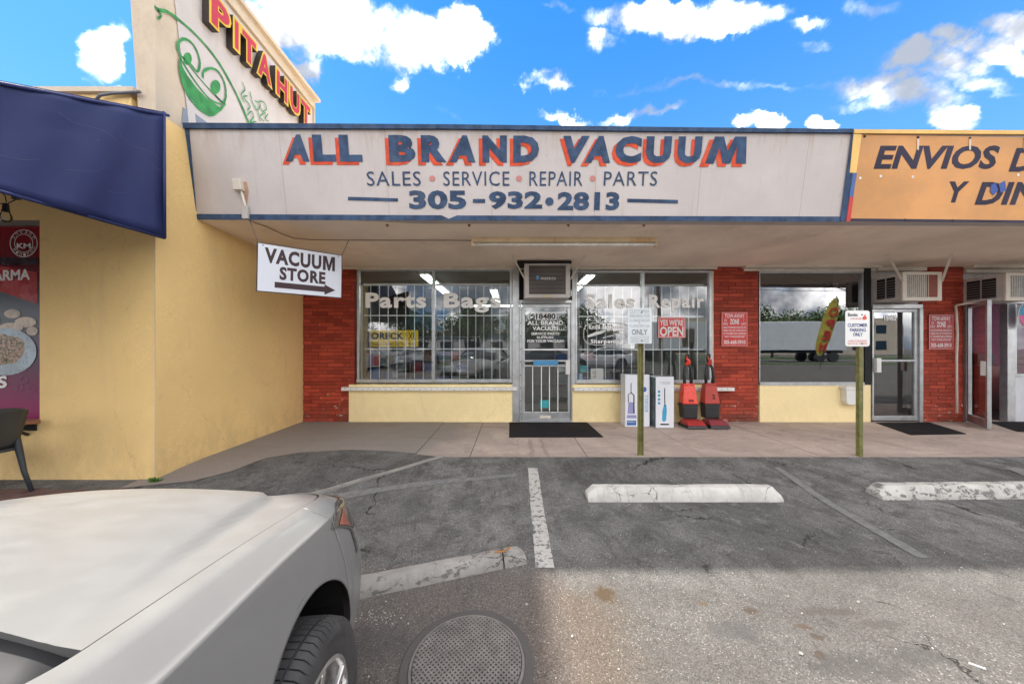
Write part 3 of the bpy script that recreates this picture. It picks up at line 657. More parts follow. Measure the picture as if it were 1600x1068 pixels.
# pita hut letters
LS = thing('channel_letter_sign', 'raised red and yellow letters reading PITA HUT on the off-white parapet', 'sign', (-3.73, 5, 5.5))
m_r = mat('letter_red', (.46, .020, .035), .4); m_y = mat('letter_yellow', (.66, .42, .02), .4); m_k = mat('letter_return_black', (.03, .022, .02), .5)
xs_ = {'P': (4.00, 4.32), 'I': (4.34, 4.46), 'T': (4.46, 4.76), 'A': (4.74, 5.06), 'H': (5.12, 5.42), 'U': (5.43, 5.73), 'T2': (5.72, 6.03)}
for ch, (ya, yb) in xs_.items():
    c_ = ch[0]; z0 = 5.33; hz = .43
    O = Vector((-3.725, ya, z0)); U = Vector((0, yb-ya, 0)); V = Vector((0, 0, hz))
    lt = text(c_, 'letter', m_y, LS, O, U, V, bold=.075, depth=.085, N=(1, 0, 0), side=m_k)
    iw = .032; text(c_, 'letter_face', m_r, lt, O+Vector((.088, iw, iw)), U-Vector((0, iw*2, 0)), V-Vector((0, 0, iw*2)), bold=.035)
# graffiti
GF = thing('graffiti', 'green spray-painted smiling face and tag on the off-white parapet', 'graffiti', (-3.72, 4.5, 4.5))
def stroke(pts, w, name='spray_line'):
    # smooth the polyline
    P_ = [Vector(p) for p in pts]; out = []
    for i in range(len(P_)-1):
        p0 = P_[max(0, i-1)]; p1 = P_[i]; p2 = P_[i+1]; p3 = P_[min(len(P_)-1, i+2)]
        for k in range(6):
            t_ = k/6; out.append(.5*((2*p1)+(p2-p0)*t_+(2*p0-5*p1+4*p2-p3)*t_*t_+(3*p1-p0-3*p2+p3)*t_**3))
    out.append(P_[-1]); w3 = [fp(p.x, p.y, .026) for p in out]; A, B = [], []
    for i, q in enumerate(w3):
        d = (w3[min(i+1, len(w3)-1)]-w3[max(i-1, 0)]).normalized(); nn = Vector((0, -d.z, d.y)); ww = w*(.8+.4*random.random())/2
        A.append(q+nn*ww); B.append(q-nn*ww)
    g = MB(); g.grid([A, B]); return g.build(name, M['green'], GF)
stroke([(237, 10), (245, 16), (262, 21), (300, 52), (335, 92), (362, 138), (378, 172), (386, 192)], .032)
stroke([(243, 16), (248, 24), (243, 30)], .02)
stroke([(280, 86), (275, 80), (275, 68), (284, 61), (297, 68), (306, 84), (309, 100), (305, 112), (296, 102), (286, 92), (277, 88)], .026)
stroke([(314, 122), (315, 112), (326, 107), (338, 112), (348, 130), (350, 150), (345, 160), (333, 148)], .026)
stroke([(279, 92), (300, 125), (325, 155), (343, 163)], .02); stroke([(283, 90), (305, 118), (330, 146), (345, 160)], .014)
stroke([(278, 92), (279, 115), (288, 145), (305, 168), (325, 180), (340, 172), (349, 161)], .025)
def fill(pts, name):
    g = MB(); g.poly([fp(x, y, .022) for x, y in pts]); return g.build(name, M['green'], GF)
fill([(279, 98), (290, 118), (305, 138), (322, 155), (341, 168), (335, 175), (323, 179), (306, 168), (289, 145), (281, 120)], 'spray_mouth')
fill([(289+7*cos(i*pi/6)+1, 92+10*sin(i*pi/6)) for i in range(12)], 'spray_pupil'); fill([(334+8*cos(i*pi/6), 136+11*sin(i*pi/6)) for i in range(12)], 'spray_pupil')
for s_ in [[(376, 128), (380, 140), (374, 148), (380, 160)], [(384, 150), (378, 152), (388, 165), (384, 172)], [(388, 143), (392, 160), (398, 168)], [(396, 158), (404, 162), (400, 172), (394, 166)],
           [(402, 158), (410, 160), (414, 170), (408, 174), (404, 166)], [(384, 180), (390, 174), (394, 182), (388, 191), (398, 190)], [(400, 172), (404, 190)], [(412, 176), (404, 182), (410, 190)], [(416, 178), (412, 186), (418, 190)]]:
    stroke(s_, .014, 'spray_tag')
# blue awning
AX = -3.55
AW = thing('awning', 'dark blue canvas awning with drop side over the restaurant front', 'awning', (-4.5, 3.4, 2.5))
yb_ = 3.40; yn = .9
topz = lambda y: Z_(175, yb_)+(y-yb_)*((Z_(175, yb_)-Z_(125, 2.3))/(yb_-2.3))
botz = lambda y: Z_(372, yb_)+ (y-yb_)*((Z_(372, yb_)-Z_(298, 2.3))/(yb_-2.3))
rows = []
for i in range(25):
    y = yb_+(yn-yb_)*i/24; r_ = []
    for j in range(13):
        tt = j/12; z = topz(y)+(botz(y)-topz(y))*tt; r_.append((AX+.022*sin(y*7+tt*2.3)*tt+.012*sin(y*15+tt*5)-.012*(1-tt), y, z))
    rows.append(r_)
g = MB(); g.grid(rows); g.build('side_panel', M['canvas'], AW, smooth=True, solid=.003)
rows = []
for i in range(21):
    y = yb_+(yn-yb_)*i/20; rows.append([(AX-.01-q, y, topz(y)-.02*sin(pi*min(1, q/4))-.012*sin(q*9)*sin(y*3)) for q in [k*.35 for k in range(24)]])
g = MB(); g.grid(rows); g.build('top_canvas', M['canvas'], AW, smooth=True, solid=.003)
g = MB(); g.tube([(AX-.01, yn, topz(yn)-.01), (AX-.01, yb_+.05, topz(yb_)+.0)], .014, 8); g.tube([(AX, yn, botz(yn)), (AX, yb_, botz(yb_))], .013, 8); g.tube([(AX-.006, yb_, topz(yb_)), (AX+.0, yb_, botz(yb_))], .014, 8); g.build('frame', M['canvas'], AW, smooth=True)
g = MB(); rows = [[(AX-q, yn+.012*sin(q*8), z) for q in [k*.2 for k in range(42)]] for z in (topz(yn), topz(yn)-.28)]; g.grid(rows); g.build('front_valance', M['canvas'], AW, smooth=True)
rs_ = random.Random(5); g = MB()
for (z0_, y0_, n_, sl_) in ((.25, 3.0, 14, -.42), (.42, 3.25, 10, -.30), (.55, 2.9, 8, -.5), (.18, 2.6, 12, -.35), (.7, 3.1, 6, -.2), (.62, 2.5, 9, -.3)):
    pr = None; P2 = []
    for i in range(n_):
        y = y0_+i*.035*(-1 if z0_ > .5 else 1); y = min(y, 3.38); tt = z0_-sl_*i*.035+.02*math.sin(i*.6)
        P2.append((AX+.022*sin(y*7+tt*2.3)*tt+.012*sin(y*15+tt*5)-.012*(1-tt)+.006, y, topz(y)+(botz(y)-topz(y))*min(.95, tt)))
    g.grid([P2, [(x, y, z+.003) for x, y, z in P2]])
tag(g.build('scratch', mat('canvas_scratch', (.09, .11, .2), .7), AW), kind='stuff')
# string light below awning
sl2 = thing('string_light', 'bare bulb on a black cord hanging below the blue awning', 'string light', PW(12, 340, 3.1))
q = lambda x, y: PW(x, y, 3.1)
g = MB(); g.tube([q(-60, 318), q(-20, 322), q(0, 318), q(12, 318), q(24, 312), q(60, 304)], .005, 6); g.tube([q(2, 300), q(8, 306), q(10, 316)], .004, 6); g.build('cord', M['black'], sl2)
g = MB(); g.lathe([(.0, .0), (.018, .0), (.022, -.06), (.026, -.075)], q(9, 318), n=12); g.build('socket', M['black'], sl2)
g = MB(); g.box(q(20, 0)[0], q(29, 0)[0], 3.09, 3.12, q(0, 311)[2], q(0, 305)[2]); g.build('clip', M['black'], sl2)
g = MB(); g.lathe([(.02, -.07), (.036, -.11), (.038, -.14), (.024, -.17), (.0, -.178)], q(9, 318), n=14); g.build('bulb', M['glassbulb'], sl2, smooth=True)
# pavers at the foot of the wall
PV = struct(bpy.data.objects.new('paver_walk', None)); COL.objects.link(PV)
me_p = None; L0, W0 = .20, .10
g = MB(); g.box(-L0/2+.003, L0/2-.003, -W0/2+.003, W0/2-.003, -.04, .03); pv0 = g.build('paver', M['paver'], PV, bevel=.004); first = True
for r_ in range(7):
    for c_ in range(16):
        x = -3.80-L0*c_-(L0/2 if r_ % 2 else 0); y = 3.43-W0*r_
        o = pv0 if first else pv0.copy()
        if not first: COL.objects.link(o)
        first = False; o.location = (x, y, random.uniform(-.012, -.007)); o.rotation_euler = (random.uniform(-.01, .01), random.uniform(-.01, .01), random.uniform(-.01, .01))
# plastic chair
CH = thing('patio_chair', 'dark grey plastic armchair in front of the restaurant window shelf', 'chair', (-5.0, 3.0, 0.0))
cx0, cy0 = -5.02, 3.02
def leg(b_, p): b_.tube(p, [.018+.012*abs(math.sin(i*1.1+.4)) for i in range(len(p))], 8)
for sx_ in (1, -1):
    for sy_ in (1, -1):
        g = MB(); 
        if sx_ == 1: g.tube([(cx0+.20, cy0+.21*sy_, .73), (cx0+.205, cy0+.215*sy_, .60), (cx0+.215, cy0+.22*sy_, .45), (cx0+.26, cy0+.23*sy_, .2), (cx0+.325, cy0+.24*sy_, .0)], [.022, .017, .026, .019, .017], 8)
        else: g.tube([(cx0-.22, cy0+.22*sy_, .67), (cx0-.215, cy0+.22*sy_, .45), (cx0-.22, cy0+.225*sy_, .2), (cx0-.23, cy0+.235*sy_, 0)], [.02, .024, .018, .015], 8)
        g.build('leg', M['chairgrey'], CH, smooth=True)
g = MB(); g.grid([[(cx0-.24+.46*i/8, cy0-.22+.44*j/8, .44-.02*sin(pi*i/8)*sin(pi*j/8)+.004*((i == 0) or (i == 8))) for j in range(9)] for i in range(9)]); g.build('seat', M['chairgrey'], CH, smooth=True, solid=.025)
g = MB(); g.grid([[(cx0+.19+.12*j/8+.03*(1-((i-4)/4)**2), cy0-.23+.46*i/8, .46+.40*j/8-.05*abs((i-4)/4)**3*(j == 8)) for j in range(9)] for i in range(9)]); g.build('backrest', M['chairgrey'], CH, smooth=True, solid=.012)
for sy_ in (1, -1):
    g = MB(); g.bar((cx0-.24, cy0+.235*sy_, .68), (cx0+.21, cy0+.225*sy_, .72), .05, .022); g.build('armrest', M['chairgrey'], CH, bevel=.008)
# weed at corner
g = MB()
for _ in range(70):
    a_ = random.uniform(0, 2*pi); r_ = random.random()*.05; c0 = Vector((-3.70+r_*cos(a_)*1.2, 3.44+.3*r_*sin(a_), gz(3.44))); h_ = random.uniform(.015, .05); d = Vector((random.uniform(-.03, .03), random.uniform(-.02, .02), h_)); s_ = Vector((cos(a_)*.005, sin(a_)*.005, 0))
    g.quad(c0-s_, c0+s_, c0+d+s_*1.5, c0+d-s_*.5)
tag(g.build('weed', M['weed']), 'small green weed growing at the foot of the yellow wall corner', 'weed')

# ------------------------------------------------------------------ vacuum shop building
SB = thing('shop_building', 'single storey strip of shops with a sloped painted sign fascia over a deep canopy', 'building', (3.5, 6, 0))
def fas(px, py, off=0.0):
    k = (CY-py)/F; Y = 4.2132/(1+.16*k) if True else 0
    z = H+k*Y; n = Vector((0, -1, -.16)).normalized(); x = X_(px, Y)
    return Vector((x, Y, z))+n*off
def fpoly(pts, name, m, parent, off=.003, t_=.0, **k):
    g = MB(); P_ = [fas(x, y, off) for x, y in pts]
    if t_: g.slab(P_, (0, -1, -.16), t_)
    else: g.poly(P_)
    return g.build(name, m, parent, **k)
# fascia backing
def topy(x): return 196+(x-285)*.0105
def boty(x): return 342+(x-300)*.0042
g = MB(); xa, xb = 284, 2900
A = [fas(xa+2, topy(xa)), fas(xb, topy(xb)), fas(xb, boty(xb)), fas(306, boty(306))]
g.slab(A, (0, 1, 0), .12); g.build('fascia_board', M['sign'], SB)
g = MB(); g.slab([fas(xa-4, topy(xa)-2.5, -.0), fas(xb, topy(xb)-2.5, -.0), fas(xb, topy(xb)+5), fas(xa-4, topy(xa)+5)], (0, -1, -.16), .025)
# drip edge: navy on the vacuum shop, yellow on the neighbour
g = MB(); g.slab([fas(282, 193.5), fas(700, 196), fas(1100, 201), fas(1330, 203), fas(1330, 209), fas(1100, 207.5), fas(700, 203), fas(282, 202)], (0, -1, -.16), .028); g.build('drip_edge', M['navy'], SB, label='navy painted drip edge')
g = MB(); g.slab([fas(1330.5, 204), fas(xb, 213), fas(xb, 219), fas(1330.5, 210)], (0, -1, -.16), .030); g.build('drip_edge', M['ybright'], SB, label='yellow painted drip edge')
g = MB(); g.box(-3.74, 18, 3.87, 16, 3.72, 3.80); g.build('roof', M['cream'], SB)
# border strips
fpoly([(284, 202), (296, 202), (308, 335), (308, 343.5), (300, 343)], 'border', M['navy'], SB, .004, .006)
fpoly([(308.3, 334.5), (690, 336.5), (701.5, 342), (714, 336.8), (1314, 338.5), (1314, 346.5), (308.3, 343.5)], 'border', M['navy'], SB, .004, .006)
fpoly([(1329, 209), (1337, 209), (1319, 346.5), (1311, 346.5)], 'border', M['navy'], SB, .011, .006)
# soffit
zs0 = fas(800, 343).z; ys0 = fas(800, 343).y
g = MB(); g.add([(-3.76, ys0+.01, zs0+.0), (18, ys0+.01, zs0-.0), (18, FY+.2, 2.877), (-3.80, FY+.2, 2.877), (-3.76, ys0+.01, zs0+.1), (18, ys0+.01, zs0+.1), (18, FY+.2, 3.0), (-3.80, FY+.2, 3.0)],
      [(0,3,2,1),(4,5,6,7),(0,1,5,4),(1,2,6,5),(2,3,7,6),(3,0,4,7)]); g.build('soffit', M['soffit'], SB)
def sofz(y): return zs0+(2.877-zs0)*(y-ys0)/(FY+.2-ys0)
for px in (605, 733, 888, 1006):
    y = 4.12; g = MB(); x = X_(px, y); g.lathe([(.018, 0), (.018, -.012), (.006, -.014), (.005, -.03)], (x, y, sofz(y)), n=8, cap=True); g.build('hook_plate', M['rust'], SB)
# header trims
g = MB(); pbox(g, 536, 412.5, 1150, 417, 5.90, FY, FY); g.build('header_trim', M['cwhite'], SB, bevel=.004)
g = MB(); pbox(g, 536, 417.6, 1118, 421.5, 6.0, FY, FY); g.build('header_trim', M['cwhite'], SB, bevel=.004)
g = MB(); pbox(g, 1157, 416, 1365, 420, 5.92, FY, FY); pbox(g, 1160, 420.5, 1365, 424, 6.02, FY, FY); g.build('header_trim', M['cwhite'], SB)
g = MB(); pbox(g, 1366, 418, 1440, 424, 5.98, FY, FY); g.build('header_trim', M['cwhite'], SB)
g = MB(); pbox(g, 1503, 416, 1700, 421, 5.90, FY, FY); pbox(g, 1503, 421.6, 1700, 427, 6.0, FY, FY); g.build('header_trim', M['cwhite'], SB)
zg = SLAB
def pillar(x0, x1, name_label, jag=None):
    X0, X1 = X_(x0, FY), X_(x1, FY); PL = SB
    g = MB(); g.box(X0+.006, X1-.006, FY-.02, FY+.18, 0, 2.90); g.build('brick_backing', M['mortar'], PL)
    return X0, X1
g = MB(); g.box(-.1385, .1385, 0, .06, -.0280, .0280); bk = g.build('brick', M['brick'], None, bevel=.004); first = [True]
def bricks(x0, x1, z0=SLAB, z1=2.87, y=FY-.034, parent=None, label=None):
    P_ = thing('brick_pier', label, 'brick pier', ((x0+x1)/2, FY, SLAB))
    g = MB(); g.box(x0+.006, x1-.006, y+.007, FY+.18, 0, 2.885); g.build('mortar', M['mortar'], P_)
    ch = .0655; n = int((z1-z0)/ch); ch = (z1-z0)/n; Lb = .285
    for i in range(n):
        off = random.choice((0, .5))*Lb if False else ((i % 2)*.5*Lb + random.uniform(-.03, .03))
        x = x0-off; z = z0+ch*(i+.5)
        while x < x1-.02:
            a, b_ = max(x, x0), min(x+Lb, x1)
            if b_-a > .03:
                o = bk if first[0] else bk.copy()
                if not first[0]: COL.objects.link(o)
                first[0] = False; o.parent = P_
                o.location = ((a+b_)/2-P_.location.x, y+random.uniform(-.004, .003)-P_.location.y, z-P_.location.z)
                o.scale = ((b_-a-.007)/.277, 1, (ch-.009)/.056); o.rotation_euler = (random.uniform(-.01, .01), random.uniform(-.006, .006), random.uniform(-.008, .008))
            x += Lb
    return P_
px0 = -3.80
bricks(-3.785, X_(557, FY)-.02, label='red painted brick pier between the yellow side wall and the Parts Bags window')
bricks(X_(1113, FY), X_(1183, FY), label='red painted brick pier behind the two red vacuums with a tow-away sign')
bricks(X_(1437, FY), X_(1502, FY), label='red painted brick pier between the grey glass door and the open door')
# walls under windows
def lowwall(x0, x1, y0, m, yo=.05):
    g = MB(); g.box(X_(x0, FY), X_(x1, FY), FY-yo, FY+.15, 0, Z_(y0, FY)); return g.build('low_wall', m, SB, bevel=.004)
lowwall(547, 811, 600, M['yellow2']); lowwall(893.5, 1112, 600, M['yellow2']); lowwall(1184, 1356, 600.5, M['yellow2']); lowwall(1580, 1800, 588, mat('white_tile', (.55, .56, .60), .4, var=.05, grime=.3), .04)
# guard rails
def rail(x0, x1, py):
    R_ = thing('guard_rail', None, 'rail', (X_((x0+x1)/2, FY), FY-.06, Z_(py, FY)))
    g = MB(); pbox(g, x0, py-2.6, x1, py+2.6, 5.93, 6.009, 5.93); g.build('channel', M['white'], R_, bevel=.003)
    g = MB(); n = int((x1-x0)/9)
    for i in range(n):
        x = X_(x0+6+i*9, 5.93); z = Z_(py+(i % 2)*1.4-.7, 5.93); g.box(x-.006, x+.006, 5.927, 5.931, z-.006, z+.006)
    tag(g.build('rail_slots', M['dark'], R_), kind='stuff'); return R_
rail(533, 808, 607.5)['label'] = 'white slotted metal rail below the Parts Bags window'
rail(897, 1148, 608)['label'] = 'white slotted metal rail below the Sales Repair window running onto the brick pier'

# windows
def window(label, x0, x1, y0, y1, mull, gm, frame=M['alu'], bars=None, railp=None, cross=(), fw=3.5):
    Wn = thing('shop_window', label, 'window', (X_((x0+x1)/2, FY), FY, Z_(y1, FY)))
    g = MB(); Yf, Yb = 6.02, 6.10
    pbox(g, x0, y0, x1, y0+3, Yf, Yb, FY); pbox(g, x0, y1-3.4, x1, y1+1.5, Yf-.02, Yb, FY); pbox(g, x0, y0+3, x0+fw, y1-3.4, Yf, Yb, FY); pbox(g, x1-fw, y0+3, x1, y1-3.4, Yf, Yb, FY)
    g.build('frame', frame, Wn, bevel=.004)
    ed = [x0+fw]+list(mull)+[x1-fw]
    for mx_ in mull:
        g = MB(); pbox(g, mx_-2.2, y0+3, mx_+2.2, y1-3.4, Yf-.005, Yb, FY); g.build('mullion', frame, Wn, bevel=.004)
    for i in range(len(ed)-1):
        g = MB(); a = X_(ed[i]+(2.2 if i else 0), FY); c = X_(ed[i+1]-(2.2 if i < len(ed)-2 else 0), FY); g.quad((a, 6.06, Z_(y1-3.4, FY)), (c, 6.06, Z_(y1-3.4, FY)), (c, 6.06, Z_(y0+3, FY)), (a, 6.06, Z_(y0+3, FY))); g.build('pane', gm, Wn)
    if bars:
        sp, ytop = bars; YB = 6.16
        for i in range(len(ed)-1):
            a, c = ed[i]+3, ed[i+1]-3; n = max(1, round((c-a)/sp))
            for k in range(n+1):
                x = X_(a+(c-a)*k/n, FY)*YB/FY; g = MB(); g.box(x-.0055, x+.0055, YB-.006, YB+.006, Z_(y1-3, FY), Z_(ytop, FY)); g.build('security_bar', M['bar'], Wn)
            for cy_ in cross:
                g = MB(); g.box(X_(a, FY), X_(c, FY), YB-.016, YB-.0065, Z_(cy_+.9, FY), Z_(cy_-.9, FY)); g.build('cross_bar', M['bar'], Wn)
            g = MB(); g.box(X_(a-1, FY), X_(c+1, FY), YB-.018, YB+.014, Z_(ytop+1.6, FY), Z_(ytop-1.4, FY)); g.build('top_rail', M['bar'], Wn)
    return Wn
W1 = window('barred window lettered Parts Bags left of the vacuum shop door', 559, 800, 420.5, 595.5, [678], M['glass'], bars=(13.2, 443), cross=(492, 545))
W2 = window('barred window lettered Sales Repair right of the vacuum shop door', 898, 1110, 423.5, 596.5, [1003.5], M['glass'], bars=(13.0, 444), cross=(493.5, 546))
W3 = window('plain unbarred window reflecting the street beside the grey glass door', 1184, 1346, 424, 600, [], M['glass2'], fw=1.5)
g = MB(); pbox(g, 800.5, 420.5, 811, 657.5, 6.0, 6.1, FY); g.build('jamb', M['alu'], SB, bevel=.004)
g = MB(); pbox(g, 893, 421, 897.5, 600, 6.0, 6.1, FY); g.build('jamb', M['alu'], SB, bevel=.004)
g = MB(); pbox(g, 1346.5, 420, 1356, 600.3, 6.005, 6.1, FY); g.build('jamb', M['dark'], SB, label='black painted jamb')
g = MB(); pbox(g, 1110.3, 424, 1113.5, 599, 6.03, 6.1, FY); g.build('jamb', M['cwhite'], SB)
YG = 6.052
def lt(s, n, x0, y0, x1, y1, par, m=M['vinyl'], Y=YG, **k): return ftext(s, n, m, par, x0, y0, x1, y1, Y, **k)
lt('Parts', 'lettering', 571, 457, 666, 481, W1, bold=.035, spacing=1.12); lt('Bags', 'lettering', 694, 457, 783, 488, W1, bold=.035, spacing=1.12)
lt('Sales', 'lettering', 914, 459, 992, 482, W2, bold=.03, spacing=1.12); lt('Repair', 'lettering', 1014, 460, 1101, 487, W2, bold=.03, spacing=1.12)
lt('Knife & Scissors', 'lettering', 920, 507, 976, 514, W2, bold=.03, spacing=1.1); lt('Sharpening', 'lettering', 923, 530, 973, 538, W2, bold=.03, spacing=1.1)
ov = []
for i in range(40):
    a_ = 2*pi*i/40; cxp, cyp, rx, ry = 948, 521.5, 36, 17.5; e = .55
    ov.append(PW(cxp+rx*math.copysign(abs(cos(a_))**e, cos(a_)), cyp+ry*math.copysign(abs(sin(a_))**e, sin(a_)), YG))
g = MB(); g.tube(ov, .006, 4, closed=True); g.build('oval_outline', M['whiteprint'], W2)
g = MB(); g.poly([PW(917, 524, YG), PW(932, 518, YG), PW(950, 515, YG), PW(940, 521, YG), PW(930, 524, YG), PW(919, 527, YG)]); g.build('knife_print', M['whiteprint'], W2)
g = MB(); g.tube([PW(942, 528, YG), PW(960, 522, YG), PW(970, 517, YG), PW(978, 516, YG), PW(977, 520, YG), PW(969, 521, YG)], .006, 4); g.tube([PW(942, 527, YG), PW(962, 524, YG), PW(972, 527, YG), PW(979, 526, YG), PW(977, 522, YG), PW(969, 523, YG)], .006, 4); g.build('scissors_print', M['whiteprint'], W2)
# things in windows
def card(name, label, cat, x0, y0, x1, y1, Y, m, texts=(), th=.004, border=None):
    T = thing(name, label, cat, (X_((x0+x1)/2, Y), Y, Z_(y1, Y)))
    g = MB(); pbox(g, x0, y0, x1, y1, Y, Y+th, Y); g.build('board', m, T, bevel=min(.004, th/3))
    if border:
        g = MB(); w = border[1]; yb2 = Y-.0012
        for (a, b_, c, d) in ((x0+w, y0+w, x1-w, y0+w*1.8), (x0+w, y1-w*1.8, x1-w, y1-w), (x0+w, y0+w*1.8, x0+w*1.8, y1-w*1.8), (x1-w*1.8, y0+w*1.8, x1-w, y1-w*1.8)): g.quad(PW(a, d, yb2), PW(c, d, yb2), PW(c, b_, yb2), PW(a, b_, yb2))
        g.build('border', border[0], T)
    for tx in texts:
        s, a, b_, c, d, mm = tx[:6]; k = tx[6] if len(tx) > 6 else {}
        ftext(s, 'lettering', mm, T, a, b_, c, d, Y-.0018, **k)
    return T
B2 = dict(bold=.03)
card('dealer_sign', 'yellow sign with black lettering inside the Parts Bags window', 'sign', 577, 515.5, 653.5, 541.5, 6.24, M['signyellow'],
     [('ORECK', 580, 519, 631, 530, M['blackprint'], dict(bold=.04, spacing=1.05)), ('XL', 638, 519.5, 650, 530, M['blackprint']), ('Vacuum Cleaners For Your Home', 580, 534, 650, 539, M['brown'])])
card('open_sign', 'red and white sign reading YES WE\'RE OPEN in the Sales Repair window', 'sign', 1028, 495.5, 1071.5, 527.5, 6.045, M['signred'],
     [("YES WE'RE", 1031, 499, 1068, 508.5, M['whiteprint'], B2), ('OPEN', 1031, 510, 1068, 525, M['whiteprint'], B2)], border=(M['whiteprint'], 1))
card('framed_notice', 'small white framed notice leaning in the lower corner of the Sales Repair window', 'notice', 923, 575, 943, 596, 6.2, M['whiteprint'], [('PRICE\nLIST', 926, 580, 932, 590, M['redink'])], th=.015)
card('window_sticker', 'green round-cornered sticker low in the Sales Repair window', 'sticker', 906, 571, 918, 581, 6.066, M['teal'])
card('window_sticker', 'pale blue sticker lowest in the corner of the Sales Repair window', 'sticker', 903.5, 583, 910, 593, 6.066, mat('sticker_blue', (.35, .5, .62), .4))
# tow signs
def tow(x0, y0, x1, y1, m, label):
    w = x1-x0; h = y1-y0; q = lambda a, b_, c, d: (x0+a*w, y0+b_*h, x0+c*w, y0+d*h)
    T = [('TOW-AWAY', *q(.12, .05, .88, .17), M['whiteprint'], dict(bold=.01)), ('ZONE', *q(.32, .2, .68, .36), M['whiteprint'], B2), ('24\nHRS', *q(.06, .2, .24, .38), M['whiteprint']), ('7\nDAYS', *q(.76, .2, .94, .38), M['whiteprint']),
         ('UNAUTHORIZED VEHICLES OR', *q(.06, .42, .94, .48), M['whiteprint'], dict(bold=.01)), ('VESSELS WILL BE TOWED AWAY', *q(.06, .51, .94, .57), M['whiteprint'], dict(bold=.01)), ('AT OWNERS RISK & EXPENSE', *q(.06, .6, .94, .66), M['whiteprint'], dict(bold=.01)),
         ("TONY'S TOWING & RECOVERY", *q(.1, .69, .9, .75), M['whiteprint'], dict(bold=.01)), ('305-668-5910', *q(.08, .82, .92, .94), M['whiteprint'], dict(bold=.02))]
    return card('tow_away_sign', label, 'sign', x0, y0, x1, y1, 6.005, m, T, th=.006, border=(M['whiteprint'], .5))
tow(1127.5, 487.5, 1168, 540.5, M['signred'], 'red tow-away zone sign on the brick pier behind the red vacuums')
tow(1451.5, 491.5, 1490, 545.5, M['signfaded'], 'faded pinkish red tow-away zone sign on the brick pier by the open door')
g = MB(); g.lathe([(.022, 0), (.022, -.05), (.016, -.055), (.014, -.07), (0, -.07)], (X_(512.5, 5.98), 6.03, Z_(617, 5.98)), axis='y', n=10); tag(g.build('hose_bib', M['rust'], smooth=True), 'rusty pipe stub low on the brick pier by the yellow wall', 'pipe')

# doors
def door(label, x0, x1, y0, y1, gx0, gx1, gy0, gy1, gm, loc=None):
    Dn = thing('shop_door', label, 'door', (X_((x0+x1)/2, FY), FY, SLAB)); Ya, Yb = 6.02, 6.07
    g = MB(); pbox(g, x0, y0, x1, gy0, Ya, Yb, FY); pbox(g, x0, gy1, x1, y1, Ya, Yb, FY); pbox(g, x0, gy0, gx0, gy1, Ya, Yb, FY); pbox(g, gx1, gy0, x1, gy1, Ya, Yb, FY); g.build('leaf_frame', M['alu'], Dn, bevel=.004)
    g = MB(); a, c = X_(gx0, FY), X_(gx1, FY); g.quad((a, 6.045, Z_(gy1, FY)), (c, 6.045, Z_(gy1, FY)), (c, 6.045, Z_(gy0, FY)), (a, 6.045, Z_(gy0, FY))); g.build('pane', gm, Dn)
    return Dn
D1 = door('aluminium glass door numbered 18480 with white bars under the air conditioner', 815.5, 891, 475, 655.5, 820, 886.5, 480.5, 642.5, M['glass'])
g = MB(); pbox(g, 811.3, 469.5, 893, 474.5, 5.97, 6.1, FY); pbox(g, 811.3, 474.5, 815, 657.5, 5.99, 6.1, FY); pbox(g, 891.4, 474.5, 893, 657.5, 5.99, 6.1, FY); g.build('door_frame', M['alu'], D1, bevel=.004)
g = MB(); pbox(g, 811.5, 655.8, 893, 658, 5.95, 6.1, FY); g.build('threshold', M['alu'], D1)
g = MB(); pbox(g, 843, 648, 860, 652.5, 6.012, 6.0195, FY); g.build('mail_slot', M['cwhite'], D1, bevel=.002)
for x in (832, 845.5, 858, 871):
    g = MB(); pbox(g, x-.6, 572, x+.6, 641, 6.0, 6.01, FY); g.build('security_bar', M['bar'], D1)
g = MB(); pbox(g, 819, 544.8, 887, 547, 5.995, 6.012, FY); pbox(g, 819, 487, 887, 489, 6.075, 6.085, FY); g.build('cross_bar', M['bar'], D1)
g = MB(); pbox(g, 818, 562, 888, 564.5, 5.96, 6.012, FY); pbox(g, 818, 570, 888, 572, 5.97, 6.012, FY); g.build('push_bar', M['alu'], D1, bevel=.003)
g = MB(); pbox(g, 833, 562.5, 871, 569.8, 5.953, 5.958, FY); g.build('push_label', mat('label_blue', (.05, .25, .48), .4), D1)
g = MB(); pbox(g, 882.5, 562, 889.5, 584, 5.955, 6.018, FY); g.build('handle', M['white'], D1, bevel=.006)
g = MB(); pbox(g, 843.5, 624.5, 858, 636.5, 6.03, 6.04, FY); g.build('sticker', M['teal'], D1)
YD = 6.040
g = MB(); pbox(g, 836, 488.3, 869.5, 499.5, YD, YD+.002, YD); g.build('number_plate', M['whiteprint'], D1)
lt('18480', 'house_number', 837.5, 489.5, 868, 498.5, D1, M['blackprint'], YD-.002, bold=.03)
lt('ALL BRAND', 'lettering', 824, 501, 880, 507.5, D1, Y=YD, bold=.02); lt('VACUUM', 'lettering', 832, 509.5, 872, 516, D1, Y=YD, bold=.02); lt('LLC', 'lettering', 874, 512, 884, 516, D1, Y=YD)
lt('SERVICE PARTS', 'lettering', 830, 519, 874, 523, D1, Y=YD, bold=.02); lt('SUPPLIES', 'lettering', 839, 525, 865, 528.5, D1, Y=YD, bold=.02); lt('FOR YOUR VACUUM', 'lettering', 824, 530.5, 880, 534.5, D1, Y=YD, bold=.02)
for i in range(9):
    g = MB(); x, y = (813.3, 485+i*20); g.lathe([(.0, -.004), (.008, -.003), (.009, 0)], (X_(x, FY), 5.989, Z_(y, FY)), axis='y', n=6); g.build('rivet', M['dark'], D1)
D2 = door('grey glass door numbered 18482 beside the plain window', 1359.5, 1430, 483, 656, 1362, 1425, 488, 649, M['glass3'])
